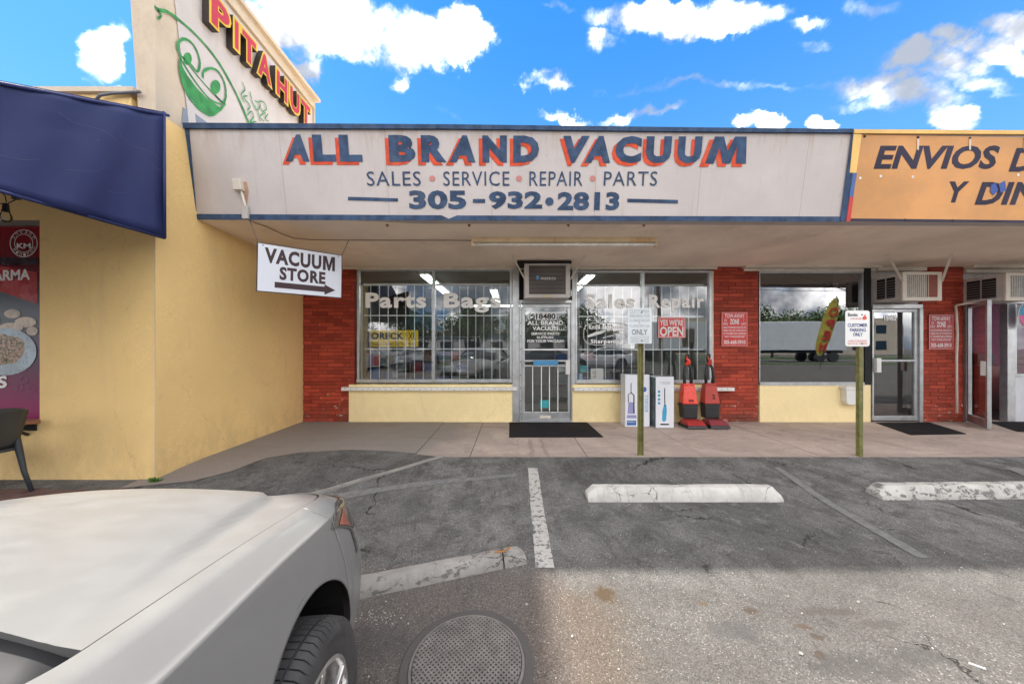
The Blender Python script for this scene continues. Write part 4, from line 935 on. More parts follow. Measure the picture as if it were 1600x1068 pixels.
g = MB(); pbox(g, 1356.5, 476, 1434, 482.5, 5.98, 6.1, FY); pbox(g, 1430.5, 482.5, 1435.5, 658, 5.99, 6.1, FY); g.build('door_frame', M['alu'], D2, bevel=.004)
g = MB(); pbox(g, 1361, 561.5, 1420, 564, 5.96, 6.0, FY); g.build('push_bar', M['alu'], D2); g = MB(); pbox(g, 1360.5, 559, 1367.5, 581, 5.955, 6.018, FY); g.build('handle', M['white'], D2, bevel=.006)
lt('18482', 'house_number', 1382, 492, 1400, 500.5, D2, Y=6.035, bold=.03)
# transom recesses above doors
g = MB(); pbox(g, 811.3, 421, 892.8, 469.3, 6.09, 6.12, FY); g.build('transom_panel', M['dark'], SB)
g = MB(); pbox(g, 1356.5, 424, 1437, 475.5, 6.08, 6.12, FY); pbox(g, 1437, 424, 1440, 470, 6.04, 6.1, FY); g.build('transom_panel', M['acmetal'], SB, label='stained grey transom panel')
g = MB(); pbox(g, 1503, 427, 1580, 470, 6.08, 6.12, FY); g.build('transom_panel', M['acmetal'], SB, label='stained grey transom panel')

# air conditioners
def ac(label, fx0, fy0, fx1, fy1, Yfr, kind):
    A = thing('air_conditioner', label, 'air conditioner', (X_((fx0+fx1)/2, Yfr), Yfr, Z_(fy1, Yfr)))
    x0, x1, z0, z1 = X_(fx0, Yfr), X_(fx1, Yfr), Z_(fy1, Yfr), Z_(fy0, Yfr)
    if kind == 0:
        g = MB(); g.box(x0, x1, Yfr+.012, 6.09, z0, z1); g.build('housing', M['acmetal'], A, bevel=.008)
        w = .075
        g = MB(); g.box(x0, x0+w, Yfr, Yfr+.02, z0, z1); g.box(x1-w, x1, Yfr, Yfr+.02, z0, z1); g.box(x0+w, x1-w, Yfr, Yfr+.02, z1-.03, z1); g.box(x0+w, x1-w, Yfr, Yfr+.02, z0, z0+.06); g.build('front_frame', M['acmetal'], A, bevel=.004)
        g = MB(); g.box(x0+w, x1-w, Yfr+.008, Yfr+.0118, z0+.06, z1-.03); g.build('grille_back', M['dark'], A)
        n = 22; dz_ = (z1-z0-.09)/n
        for i in range(n):
            g = MB(); zc = z0+.06+dz_*(i+.5); g.box(x0+w, x1-w, Yfr+.002, Yfr+.008, zc-dz_*.28, zc+dz_*.28); g.build('louvre', M['acgrill'], A)
        ftext('FRIEDRICH', 'lettering', M['whiteprint'], A, 845, 433, 868, 437, Yfr-.001, bold=.02, spacing=1.3); g = MB(); pbox(g, 838, 430.5, 842, 436.5, Yfr-.001, Yfr+.002, Yfr); g.build('logo_shield', mat('logo_blue', (.1, .3, .55), .4), A)
        g = MB(); g.box((x0+x1)/2-.03, (x0+x1)/2+.06, Yfr-.002, Yfr, z0+.018, z0+.036); g.build('sticker', M['signyellow'], A)
    else:
        w = .06; g = MB(); g.box(x0, x1, Yfr+.02, 6.08, z0+.02, z1-.01); g.build('housing', M['acmetal'], A, bevel=.006)
        g = MB(); g.box(x0-.01, x0+w, Yfr, Yfr+.03, z0, z1); g.box(x1-w, x1+.01, Yfr, Yfr+.03, z0, z1); g.box(x0+w, x1-w, Yfr, Yfr+.03, z1-w*.8, z1); g.box(x0+w, x1-w, Yfr, Yfr+.03, z0, z0+w); g.build('front_frame', M['cwhite'], A, bevel=.004)
        g = MB(); g.box(x0+w, x1-w, Yfr+.012, Yfr+.019, z0+w, z1-w*.8); g.build('coil', M['greyprint'], A)
        g = MB(); g.box(x1-w-.17, x1-w-.12, Yfr+.006, Yfr+.012, z0+w, z1-w*.8); g.box(x1-w-.12, x1-w, Yfr+.005, Yfr+.012, z0+w, z1-w*.8); g.build('coil_guard', mat('guard_rust', (.22, .06, .04), .7), A)
        n = 12
        for i in range(n):
            xx = x0+w+(x1-2*w-x0+w-.12-w)*i/n; g = MB(); g.box(xx, xx+.006, Yfr+.004, Yfr+.010, z0+w, z1-w*.8); g.build('fin', M['cwhite'], A)
        # side vent
        ya, yb2 = Yfr+.12, 5.98
        g = MB(); g.box(x0-.006, x0-.0005, ya, (ya+yb2)/2-.012, z0+.07, z1-.06); g.box(x0-.006, x0-.0005, (ya+yb2)/2+.012, yb2, z0+.07, z1-.06); g.build('side_vent', M['dark'], A)
        for i in range(7):
            g = MB(); zc = z0+.09+(z1-z0-.16)*i/7; g.box(x0-.010, x0-.006, ya, yb2, zc-.006, zc+.006); g.build('vent_slat', M['acgrill'], A)
    return A
A1 = ac('window air conditioner with dark grille mounted over the vacuum shop door', 819.5, 411.5, 891, 465, 5.62, 0)
for a_, b_ in (((800, 402), (820, 436)), ((915, 402), (891.5, 436))):
    p0 = Vector((X_(a_[0], 5.35), 5.35, sofz(5.35))); p1 = Vector(PW(b_[0], b_[1], 5.66)); g = MB(); g.bar(p0, p1, .03, .006); g.build('strap', M['cwhite'], A1)
g = MB(); pbox(g, 808, 408, 893, 410.5, 5.60, 6.0, 5.62); g.build('drip_cap', M['dark'], A1)
A2 = ac('window air conditioner with rusty cream frame mounted over the grey glass door', 1411.5, 424.5, 1471, 469.5, 5.58, 1)
for a_, b_ in (((1385, 413), (1411, 440)), ((1487, 413), (1471.5, 440))):
    p0 = Vector((X_(a_[0], 5.25), 5.25, sofz(5.25))); p1 = Vector(PW(b_[0], b_[1], 5.60)); g = MB(); g.bar(p0, p1, .03, .008); g.build('strap', M['cwhite'], A2)
A3 = ac('window air conditioner partly out of frame mounted over the open door', 1573, 426, 1640, 469.5, 5.50, 1)

# open door
D3 = thing('open_shop_door', 'aluminium glass door standing open at the far right of the shop row', 'door', (8.22, 6.0, SLAB))
hx, hy, ex, ey = X_(1506, FY), 6.0, X_(1546, 5.40), 5.40
def op(t_, z): return Vector((hx+(ex-hx)*t_, hy+(ey-hy)*t_, z))
z0, z1 = SLAB+.02, 2.20
dd = (op(1, 0)-op(0, 0)).normalized()
for (ta, tb, za, zb, nm) in ((.0, .09, z0, z1, 'stile'), (.91, 1, z0, z1, 'stile'), (.09, .91, z1-.07, z1, 'top_rail'), (.09, .91, z0, z0+.14, 'bottom_rail')):
    g = MB(); a = op(ta, za); b_ = op(tb, za); nn = Vector((dd.y, -dd.x, 0))*.022; g.add([a-nn, b_-nn, b_+nn, a+nn]+[Vector((*(p.xy), zb)) for p in (a-nn, b_-nn, b_+nn, a+nn)], [(0,1,2,3),(4,5,6,7),(0,1,5,4),(1,2,6,5),(2,3,7,6),(3,0,4,7)]); g.build(nm, M['alu'], D3, bevel=.004)
g = MB(); g.quad(op(.09, z0+.14), op(.91, z0+.14), op(.91, z1-.07), op(.09, z1-.07)); g.build('pane', M['glass'], D3)
g = MB(); c_ = op(.86, 1.05); nn = Vector((-abs(dd.y), -dd.x*-1, 0)); g.box(c_.x-.06, c_.x+.0, c_.y-.04, c_.y+.03, .96, 1.2); g.build('handle', M['white'], D3, bevel=.008)
g = MB(); pbox(g, 1503, 470.3, 1600, 475, 5.99, 6.1, FY); pbox(g, 1503, 475, 1507, 658, 6.0, 6.1, FY); pbox(g, 1567, 475, 1579.5, 658, 6.0, 6.1, FY); g.build('door_frame', M['alu'], D3, bevel=.004)
W4 = window('window of the corner shop cut by the right edge of the photo', 1580, 1720, 424, 587, [], M['glass'], fw=4)
# round sign in the right window
RS = thing('blade_sign', 'blue and pink rounded sign standing at the right edge of the photo', 'sign', PW(1604, 512, 5.9))
for (a, b_, mm, nm) in ((472, 492, 'print_cyan', 'blue_half'), (492.2, 512, 'pinkx', 'pink_half')):
    pass
n = 20; up = [PW(1606+14*cos(pi*i/n), 492-20*sin(pi*i/n), 5.9) for i in range(n+1)]; dn = [PW(1606-(14-4*sin(pi*i/n))*cos(pi*i/n), 492.3+19*sin(pi*i/n), 5.9) for i in range(n+1)]
g = MB(); g.slab(up, (0, 1, 0), .02); g.build('blue_half', M['pcyan'], RS); g = MB(); g.slab(dn, (0, 1, 0), .02); g.build('pink_half', mat('print_pink', (.65, .05, .25), .4), RS)
g = MB(); g.tube([PW(1606+15*cos(2*pi*i/32), 492-20.6*sin(2*pi*i/32), 5.895) for i in range(32)], .008, 6, closed=True); g.build('white_edge', M['whiteprint'], RS)
g = MB(); g.bar(PW(1606, 470, 5.905), PW(1606, 416, 5.905), .012); g.build('hanger', M['cable'], RS)
# condensate pipe
g = MB(); g.tube([PW(1495, 645, 5.96), PW(1494.5, 560, 5.96), PW(1496, 520, 5.97), PW(1493.5, 477, 5.96)], .017, 8); g.tube([PW(1493.5, 477, 5.96), PW(1510, 474, 5.9), PW(1540, 472, 5.85), PW(1572, 467, 5.75)], .017, 8)
tag(g.build('drain_pipe', M['cwhite'], smooth=True), 'cream plastic drain pipe running down the brick pier by the open door', 'pipe')
# mail box
MBx = thing('mailbox', 'white wall mailbox on the yellow panel behind the parking sign post', 'mailbox', PW(1337, 632, 5.95))
g = MB(); a = [PW(1323, 607, 5.9), PW(1350, 607, 5.9), PW(1350, 627, 5.9), PW(1347, 632, 5.9), PW(1326, 632, 5.9), PW(1323, 627, 5.9)]; g.slab(a, (0, 1, 0), .108); g.build('body', M['white'], MBx, bevel=.006)
g = MB(); pbox(g, 1322, 604, 1351, 608.5, 5.885, 6.008, 5.885); g.build('lid', M['white'], MBx, bevel=.004)

# ------------------------------------------------------------------ interior
g = MB(); xA, xB = -3.7, X_(1148, FY)
g.quad((xA, 12, 0), (xB, 12, 0), (xB, 12, 2.9), (xA, 12, 2.9)); g.quad((xA, 6.25, 0), (xA, 12, 0), (xA, 12, 2.9), (xA, 6.25, 2.9)); g.quad((xB, 6.25, 0), (xB, 12, 0), (xB, 12, 2.9), (xB, 6.25, 2.9))
g.quad((xB+.05, 12, 0), (8.0, 12, 0), (8.0, 12, 2.9), (xB+.05, 12, 2.9)); g.quad((xB+.05, 6.25, 0), (xB+.05, 12, 0), (xB+.05, 12, 2.9), (xB+.05, 6.25, 2.9)); g.quad((8.05, 6.25, 0), (8.05, 12, 0), (8.05, 12, 2.9), (8.05, 6.25, 2.9))
g.build('inner_wall', M['interior'], SB)
g = MB(); g.quad((8.1, 7.8, 0), (18, 7.8, 0), (18, 7.8, 2.9), (8.1, 7.8, 2.9)); g.quad((8.1, 6.25, 0), (8.1, 7.8, 0), (8.1, 7.8, 2.9), (8.1, 6.25, 2.9)); g.build('inner_wall', M['magenta'], SB, label='magenta inner wall')
g = MB(); g.quad((xA, 6.2, SLAB+.004), (18, 6.2, SLAB+.004), (18, 12, SLAB+.004), (xA, 12, SLAB+.004)); g.build('inner_floor', M['ifloor'], SB)
g = MB(); g.quad((xA, 6.27, 2.868), (18, 6.27, 2.868), (18, 12, 2.868), (xA, 12, 2.868)); g.build('inner_ceiling', M['interior'], SB)
def tubes(label, x, y0, y1, along='y'):
    T = thing('ceiling_light', label, 'ceiling light', (x, y0, 2.8))
    if along == 'y':
        g = MB(); g.box(x-.1, x+.1, y0, y1, 2.82, 2.866); g.build('housing', M['white'], T)
        for s_ in (-.05, .05): g = MB(); g.tube([(x+s_, y0+.03, 2.80), (x+s_, y1-.03, 2.80)], .019, 8); g.build('tube', M['tubeon'], T)
    else:
        g = MB(); g.box(x, x+2.4, y0-.1, y0+.1, 2.82, 2.866); g.build('housing', M['white'], T)
        g = MB(); g.tube([(x+.03, y0, 2.80), (x+2.37, y0, 2.80)], .019, 8); g.build('tube', M['tubeon'], T)
tubes('lit twin fluorescent light inside behind the Parts lettering', -1.68, 6.35, 8.8); tubes('lit twin fluorescent light inside behind the Bags lettering', -.45, 8.0, 10.4)
tubes('lit twin fluorescent light inside behind the Sales lettering', 1.52, 6.4, 8.8); tubes('lit fluorescent light across the back of the shop', -1.3, 11, 11, 'x')
# shelves with boxes, counter, vacuums inside
def shelf(label, x, y, w, rz, where):
    S_ = thing('shelf_unit', label, 'shelves', (x, y, SLAB), rz)
    for s_ in (-w/2, w/2): g = MB(); g.box(s_-.015, s_+.015, -.2, .2, 0, 1.8); g.build('upright', M['greyprint'], S_, world=False)
    for k in range(5): g = MB(); g.box(-w/2+.016, w/2-.016, -.2, .2, .1+k*.4, .12+k*.4); g.build('shelf_board', M['greyprint'], S_, world=False)
    for k in range(3):
        xx = -w/2+.05; cols_ = ['boxwhite', 'boxside', 'lilac', 'pblue', 'signfaded', 'wood', 'greyprint']; random.shuffle(cols_)
        while xx < w/2-.45 and cols_:
            ww = random.uniform(.28, .46); hh = random.uniform(.16, .34); g = MB(); g.box(xx, xx+ww, -.16, .12, .1205+k*.4, .12+k*.4+hh)
            mm = cols_.pop(); bx_ = g.build('stock_box', M[mm], None, world=False)
            bx_.location = (x, y, SLAB); bx_.rotation_euler = (0, 0, rz)
            tag(bx_, dict(boxwhite='white', boxside='dark grey', lilac='lilac', pblue='blue', signfaded='red', wood='brown', greyprint='grey')[mm]+' box on the '+('bottom', 'second', 'third')[k]+' shelf '+where, 'box', 'stock boxes on the shelves'); xx += ww+.05
shelf('grey shelf unit stocked with boxes deep inside behind the Parts Bags window', -2.3, 11.6, 2.4, 0, 'behind the Parts Bags window'); shelf('grey shelf unit stocked with boxes deep inside behind the Sales Repair window', 2.6, 11.6, 2.2, 0, 'behind the Sales Repair window'); shelf('grey shelf unit along the inner left wall of the vacuum shop', -3.4, 8.6, 2.6, pi/2, 'along the inner left wall')
# counter in open door
g = MB(); g.box(9.75, 10.25, 6.95, 7.4, SLAB+.005, 1.05); tag(g.build('counter', M['darkred'], bevel=.01), 'dark red counter just inside the open door', 'counter')
g = MB(); g.box(9.80, 10.15, 7.0, 7.25, 1.053, 1.3); tag(g.build('cash_register', M['black'], bevel=.01), 'dark till on the red counter inside the open door', 'cash register')
# items in window 3
T = thing('hanging_heater', 'dark slatted box hanging in the upper corner of the plain window', 'heater', PW(1325, 472, 6.4))
g = MB(); pbox(g, 1316, 447, 1338, 472, 6.4, 6.5, 6.4); g.build('case', M['black'], T, bevel=.006)
for i in range(8): g = MB(); pbox(g, 1318, 449+i*2.8, 1336, 450.3+i*2.8, 6.39, 6.399, 6.4); g.build('slat', mat('slat_brown', (.06, .04, .03), .5) if i == 0 else bpy.data.materials['slat_brown'], T)
g = MB(); g.bar(PW(1325, 446, 6.45), (X_(1332, 6.45), 6.45, 2.86), .01); g.build('hanger', M['cable'], T)
T = thing('hanging_sign', 'small white light box hanging beside the dark heater in the plain window', 'sign', PW(1305, 470, 6.3))
g = MB(); pbox(g, 1299, 440, 1311, 471, 6.3, 6.34, 6.3); g.build('case', M['black'], T, bevel=.005); g = MB(); pbox(g, 1301, 442, 1309, 455, 6.29, 6.299, 6.3); pbox(g, 1301, 457, 1309, 469, 6.29, 6.299, 6.3); g.build('face', M['greyprint'], T)
g = MB(); g.bar(PW(1305, 439, 6.32), (X_(1301, 6.32), 6.32, 2.86), .01); g.build('hanger', M['cable'], T)

# ------------------------------------------------------------------ main sign lettering
PS = thing('painted_sign', 'large hand-painted sign reading ALL BRAND VACUUM on the pale fascia', 'sign', tuple(fas(800, 270)))
def ftx(s, x0, y0, x1, y1, m, off=.006, name='lettering', parent=PS, **k):
    O = fas(x0, y1, off); U = fas(x1, y1, off)-O; V = fas(x0, y0, off)-O; V.x = 0; return text(s, name, m, parent, O, U, V, **k)
big = []
LET = [('A', 447, 484, .14), ('L', 491, 526, 0), ('L', 532, 567, 0), ('B', 609, 650, 0), ('R', 659, 698, 0), ('A', 702, 743, .12), ('N', 754, 792, 0), ('D', 802, 842, 0),
       ('V', 879, 920, .12), ('A', 912, 953, .14), ('C', 960, 1001, 0), ('U', 1008, 1047, 0), ('U', 1057, 1094, 0), ('M', 1101, 1166, .10)]
MP = [(0, 0), (.24, 1), (.46, 1), (.54, .46), (.72, 1), (1, 1), (.985, 0), (.74, 0), (.765, .60), (.60, 0), (.42, 0), (.35, .60), (.21, 0)]
def mpoly(x0, y0, x1, y1, m, off, name):
    g = MB(); g.poly([fas(x0+(x1-x0)*a, y1+(y0-y1)*b_, off) for a, b_ in MP]); return g.build(name, m, PS)
for k_, (ch, xa_, xb_, sh_) in enumerate(LET):
    y0_ = 210.5+(xa_-450)*.0052; y1_ = y0_+42
    if ch == 'M': mpoly(xa_-9, y0_+4.5, xb_-6, y1_+5, M['redpaint'], .0055, 'letter_shadow'); continue
    ftx(ch, xa_-5.5, y0_+4.5, xb_-5.5, y1_+5, M['redpaint'], .004+.0001*k_, 'letter_shadow', bold=.03 if ch == 'M' else .06, shear=sh_)
for k_, (ch, xa_, xb_, sh_) in enumerate(LET):
    y0_ = 210.5+(xa_-450)*.0052; y1_ = y0_+42
    if ch == 'M': mpoly(xa_, y0_, xb_, y1_, M['navy'], .008, 'letter'); continue
    ftx(ch, xa_, y0_, xb_, y1_, M['navy'], .0065+.0001*k_, 'letter', bold=.03 if ch == 'M' else .06, shear=sh_)
for s_, a, c in (('SALES', 574, 658), ('SERVICE', 693, 796), ('REPAIR', 827, 910), ('PARTS', 943, 1026)): ftx(s_, a, 268, c, 290.5, M['navy'], bold=-.008 if False else 0, spacing=1.1)
def dot(px, py, r, m):
    g = MB(); g.poly([fas(px+r*cos(i*pi/10), py+r*sin(i*pi/10), .006) for i in range(20)]); g.build('dot', m, PS)
for px in (675.5, 811, 926): dot(px, 279, 4.6, M['pinkdot'])
ftx('305', 640, 297.5, 729, 327, M['navy'], bold=.045, spacing=1.05); ftx('932', 764, 299, 847, 327, M['navy'], bold=.045, spacing=1.05); ftx('2813', 871, 300, 967, 328.5, M['navy'], bold=.045, spacing=1.05)
fpoly([(739, 311), (758, 311), (758, 317), (739, 317)], 'dash', M['navy'], PS, .006); dot(858.5, 315, 6.5, M['navy'])
fpoly([(544, 307.5), (622, 310), (622, 315), (544, 313)], 'dash', M['navy'], PS, .006); fpoly([(980, 310.5), (1059, 312.5), (1059, 318), (980, 316)], 'dash', M['navy'], PS, .006)
# neighbour banner
BN = thing('banner', 'orange printed banner reading ENVIOS DE DINERO on the fascia right of the painted sign', 'banner', tuple(fas(1500, 280)))
fpoly([(1344, 211), (1960, 222), (1960, 352), (1327, 345)], 'banner_sheet', M['orange'], BN, .006, .006)
fpoly([(1327, 341.5), (1960, 348.5), (1960, 353), (1327, 345.6)], 'banner_edge', M['bannernavy'], BN, .0135)
for k, (x0_, s_) in enumerate((((1363, 1553), 'ENVIOS'), ((1573, 1640), 'DE'))): ftx(s_, x0_[0], 228+k*4, x0_[1], 265+k*4, M['bannernavy'], .014, parent=BN, bold=.035, shear=.12)
ftx('Y', 1475, 284, 1506, 317, M['bannernavy'], .014, parent=BN, bold=.035, shear=.12); ftx('DINERO', 1520, 284.5, 1722, 321, M['bannernavy'], .014, parent=BN, bold=.035, shear=.12)
for px, py in ((1349, 214), (1432, 215.5), (1513, 217), (1598, 218.5), (1374, 276), (1424, 277), (1342, 279), (1412, 344), (1486, 345), (1588, 274)):
    g = MB(); g.poly([fas(px+2.2*cos(i*pi/5), py+2.2*sin(i*pi/5), .0155) for i in range(10)]); g.build('grommet', M['white'] if py > 270 and py < 280 else M['dark'], BN)
for px in (1432, 1513, 1598): fpoly([(px-1.6, 218), (px+1.8, 218), (px+1, 236), (px-1.8, 234)], 'water_streak', mat('streak_pale', (.6, .5, .42), .5) if px == 1432 else bpy.data.materials['streak_pale'], BN, .0165)
fpoly([(1545, 290), (1552, 286), (1556, 298), (1549, 306), (1544, 300)], 'torn_patch', mat('patch_blue', (.02, .07, .33), .5), BN, .018); fpoly([(1557, 288), (1567, 283), (1569, 298), (1560, 302)], 'torn_patch', bpy.data.materials['patch_blue'], BN, .018)
fpoly([(1331, 209.5), (1343.5, 211), (1335, 271), (1325, 271)][0:4], 'border', M['ybright'], SB, .018, .004, label='yellow border strip')
fpoly([(1330, 271), (1336, 271), (1330, 308), (1324, 308)], 'border', M['blue'], SB, .018, .004, label='blue border strip'); fpoly([(1325, 308), (1331, 308), (1326, 346), (1319.5, 346)], 'border', M['red'], SB, .018, .004, label='red border strip')
# junction box on fascia + conduit
JB = thing('junction_box', 'small white electrical box with conduit on the left end of the painted sign', 'electrical box', tuple(fas(378, 290)))
g = MB(); g.slab([fas(369, 283, .005), fas(381, 283, .005), fas(384, 300, .005), fas(371, 300, .005)], (0, -1, 0), .06); g.build('box', M['cwhite'], JB, bevel=.006)
g = MB(); g.tube([fas(380, 299, .03), fas(386, 322, .025), fas(387, 326, .022)], .014, 8); g.build('conduit', M['cwhite'], JB, smooth=True)
g = MB(); g.slab([fas(382, 323, .008), fas(391, 323, .008), fas(391, 343, .008), fas(382, 343, .008)], (0, -1, 0), .035); g.build('fitting', M['acmetal'], JB, bevel=.004)
fpoly([(380, 283), (386, 285), (389, 300), (386, 318), (383, 310), (384, 300)], 'rust_stain', mat('rust_stain', (.45, .26, .16), .8, var=.25, scale=30), JB, .0035)
# cable on soffit
def sofp(px, py):
    Y = 4.5
    for _ in range(30): Y = (sofz(Y)-H)*F/(CY-py)
    return Vector((X_(px, Y), Y, sofz(Y)))
pc = [fas(388, 343, .01)]+[sofp(x, y)-Vector((0, 0, .012)) for x, y in [(398, 346.5), (415, 352), (440, 364), (460, 371), (490, 373.5), (600, 374), (700, 374), (737, 374.5)]]
g = MB(); g.tube(pc, .006, 6); tag(g.build('cable', M['cable'], smooth=True), 'thin cable running along the soffit to the strip light', 'cable')
# strip light
SLt = thing('strip_light', 'rusty unlit fluorescent strip light under the canopy', 'strip light', tuple(sofp(880, 378)))
ya = 4.60; xl, xr = X_(737, ya), X_(1025, ya); zz_ = sofz(ya)
g = MB(); g.box(xl, xr, ya-.05, ya+.05, zz_-.06, zz_-.001); g.build('housing', M['fixture'], SLt, bevel=.005)
g = MB(); g.tube([(xl+.03, ya-.02, zz_-.088), (xr-.03, ya-.02, zz_-.088)], .02, 10); g.build('tube', M['tubeoff'], SLt, smooth=True)
for x in (xl, xr-.03):
    g = MB(); g.box(x, x+.03, ya-.045, ya+.02, zz_-.115, zz_-.061); g.build('socket', M['fixture'], SLt)
# hanging arrow sign
HS = thing('hanging_sign', 'white sign reading VACUUM STORE with an arrow hanging by chains from the canopy', 'sign', (-2.7, 4.27, 2.08))
TL, TR, BL, BR = Vector(PW(401.5, 378, 3.95)), Vector(PW(535, 398.5, 4.59)), Vector(PW(400, 455, 3.95)), Vector(PW(534, 466, 4.59))
nrm = (TR-TL).cross(BL-TL).normalized(); nrm = nrm if nrm.y < 0 else -nrm
g = MB(); g.slab([TL+nrm*.004, TR+nrm*.004, BR+nrm*.004, BL+nrm*.004], -nrm, .012); g.build('edge', M['brown'], HS)
ins = lambda a, b_: TL+(TR-TL)*a+(BL-TL)*b_+((TL+BR-TR-BL))*0*a*b_ + nrm*.0055
def hq(a, b_, d=.0055):
    top = TL+(TR-TL)*a; bot = BL+(BR-BL)*a; return top+(bot-top)*b_+nrm*d
g = MB(); g.poly([hq(.012, .018), hq(.988, .018), hq(.988, .982), hq(.012, .982)]); g.build('face', M['signboard'], HS)
def htx(s, a0, b0, a1, b1, **k):
    O = hq(a0, b1, .008); text(s, 'lettering', M['brown'], HS, O, hq(a1, b1, .008)-O, hq(a0, b0, .008)-O, **k)
htx('VACUU', .08, .08, .725, .40, bold=.045, spacing=1.12)
g = MB(); g.poly([hq(.745+.155*a, .40-.32*b_, .008) for a, b_ in [(0, 0), (0, 1), (.3, 1), (.5, .4), (.7, 1), (1, 1), (1, 0), (.77, 0), (.77, .62), (.58, 0), (.42, 0), (.23, .62), (.23, 0)]]); g.build('lettering', M['brown'], HS)
htx('STORE', .24, .44, .78, .72, bold=.045, spacing=1.12)
g = MB(); g.poly([hq(.19, .77, .008), hq(.77, .77, .008), hq(.77, .72, .008), hq(.91, .83, .008), hq(.77, .95, .008), hq(.77, .89, .008), hq(.19, .89, .008)]); g.build('arrow', M['brown'], HS)
for a_, b_ in ((.06, .05), (.94, .05)):
    g = MB(); c0 = hq(a_, b_, .009); g.poly([c0+Vector((cos(i*pi/4)*.008, 0, sin(i*pi/4)*.008)) for i in range(8)]); g.build('bolt', M['dark'], HS)
for p0, p1 in ((hq(0.01, .0, 0), Vector((X_(389, 3.97), 3.985, 2.93))), (hq(.99, .02, 0), sofp(545, 375))):
    g = MB(); n = 12
    for i in range(n):
        a = p0+(p1-p0)*(i/n); c = p0+(p1-p0)*((i+1.2)/n); s_ = Vector((.006, 0, 0)) if i % 2 else Vector((0, .006, 0))
        g.tube([a-s_*0, a+s_+(c-a)*.25, a+s_+(c-a)*.75, c, a-s_+(c-a)*.75, a-s_+(c-a)*.25], .0024, 4, closed=True)
    g.build('chain', M['chain'], HS)

# ------------------------------------------------------------------ parking signs on posts
def post_sign(label, px, Yp, sx0_, sy0_, sx1_, sy1_, texts, kind, bm_):
    T = thing('parking_sign', label, 'parking sign', (X_(px, Yp), Yp, SLAB)); x = X_(px, Yp); ztop_ = Z_(sy1_-14, Yp)
    # U-channel post with holes
    w = .040; g = MB()
    prof = [(-w, .0), (-w+.012, .0), (-w+.020, .024), (w-.020, .024), (w-.012, .0), (w, .0), (w, .004), (w-.009, .004), (w-.017, .029), (-w+.017, .029), (-w+.009, .004), (-w, .004)]
    sgn = 1 if kind == 0 else -1
    g.add([(x+a, Yp+b_*sgn, 0.0) for a, b_ in prof]+[(x+a, Yp+b_*sgn, ztop_) for a, b_ in prof], [(i, (i+1) % 12, (i+1) % 12+12, i+12) for i in range(12)]); g.build('post', M['olive'], T)
    g = MB(); z = .12
    while z < ztop_-.02:
        xo = x-.004 if kind == 0 else x-.012
        yy_ = Yp+.022 if kind == 0 else Yp-.0295; r_ = .0055
        g.poly([(xo+r_*cos(i*pi/4), yy_ - .0, z+r_*sin(i*pi/4)) for i in range(8)]); z += .0254
    if kind == 0: tag(g.build('bolt_hole', M['dark'], T), kind='stuff')
    Ys = Yp-.036
    # rounded plate
    X0, X1, Z0, Z1 = X_(sx0_, Ys), X_(sx1_, Ys), Z_(sy1_, Ys), Z_(sy0_, Ys); rr = .03 if kind else .006; pts = []
    for (cx_, cz_, a0) in ((X1-rr, Z1-rr, 0), (X0+rr, Z1-rr, 90), (X0+rr, Z0+rr, 180), (X1-rr, Z0+rr, 270)):
        for k in range(5): a_ = radians(a0+k*22.5); pts.append((cx_+rr*cos(a_), Ys, cz_+rr*sin(a_)))
    g = MB(); g.slab(pts, (0, 1, 0), .003); g.build('plate', bm_, T)
    for s, a, b_, c, d, mm, k in texts: ftext(s, 'lettering', mm, T, a, b_, c, d, Ys-.002, **k)
    for zz2 in (Z1-.05, Z0+.035):
        g = MB(); g.lathe([(0, -.006), (.007, -.005), (.009, -.001)], (x, Ys, zz2), axis='y', n=8); g.build('bolt', M['dark'], T)
    return T
GP = M['greyprint']
post_sign('weathered parking sign with faded grey lettering on an olive post before the cartons', 1001, 4.13, 981, 481, 1018.5, 536.5,
    [('CUSTOMER', 984, 483, 1015, 489, GP, {}), ('PARKING FOR', 984, 490.5, 1015, 496, GP, {}), ('ALL BRAND VACUUM', 984, 498, 1015, 502.5, GP, {}), ('&', 997, 503, 1001, 505.5, GP, {}), ('CUSTOMER CAR', 984, 507, 1015, 511.5, GP, {}), ('ONLY', 987, 514, 1012, 523, mat('grey_print_dark', (.2, .21, .22), .6), dict(bold=.03)),
     ('ALL VIOLATORS WILL BE', 985, 525, 1014, 528, GP, {}), ('TOWED AWAY AT VEHICLE', 985, 529, 1014, 531.5, GP, {}), ('OWNERS EXPENSE', 985, 532.5, 1014, 535, GP, {})], 0, M['parkwhite'])
post_sign('rounded customer parking only sign with blue lettering on an olive post', 1342, 4.13, 1321, 485, 1359, 541,
    [('CUSTOMER', 1324.5, 505, 1355.5, 510.5, M['ink'], dict(bold=.02)), ('PARKING', 1328, 512.5, 1353, 518, M['ink'], dict(bold=.02)), ('ONLY', 1333, 519.5, 1348, 525, M['ink'], dict(bold=.02)), ('UNAUTHORIZED\nVEHICLES TOWED', 1324.5, 531, 1355.5, 538, M['redink'], {}), ('Envio', 1325, 489, 1340, 494, M['blackprint'], dict(bold=.03)), ('mon group', 1329, 496.5, 1346, 499.5, M['redink'], {})], 1, M['whiteprint'])
T = [o for o in bpy.data.objects if o.get('category') == 'parking sign'][-1]
g = MB(); Ys = 4.13-.038; c0 = (1351, 496)
g.poly([PW(c0[0]+x, c0[1]+y, Ys) for x, y in [(-4, 1), (-1, -3), (2, -6), (1.5, -2), (4, 0), (2.5, 3), (-2, 3.5)]]); g.build('flame_logo', M['redink'], T)

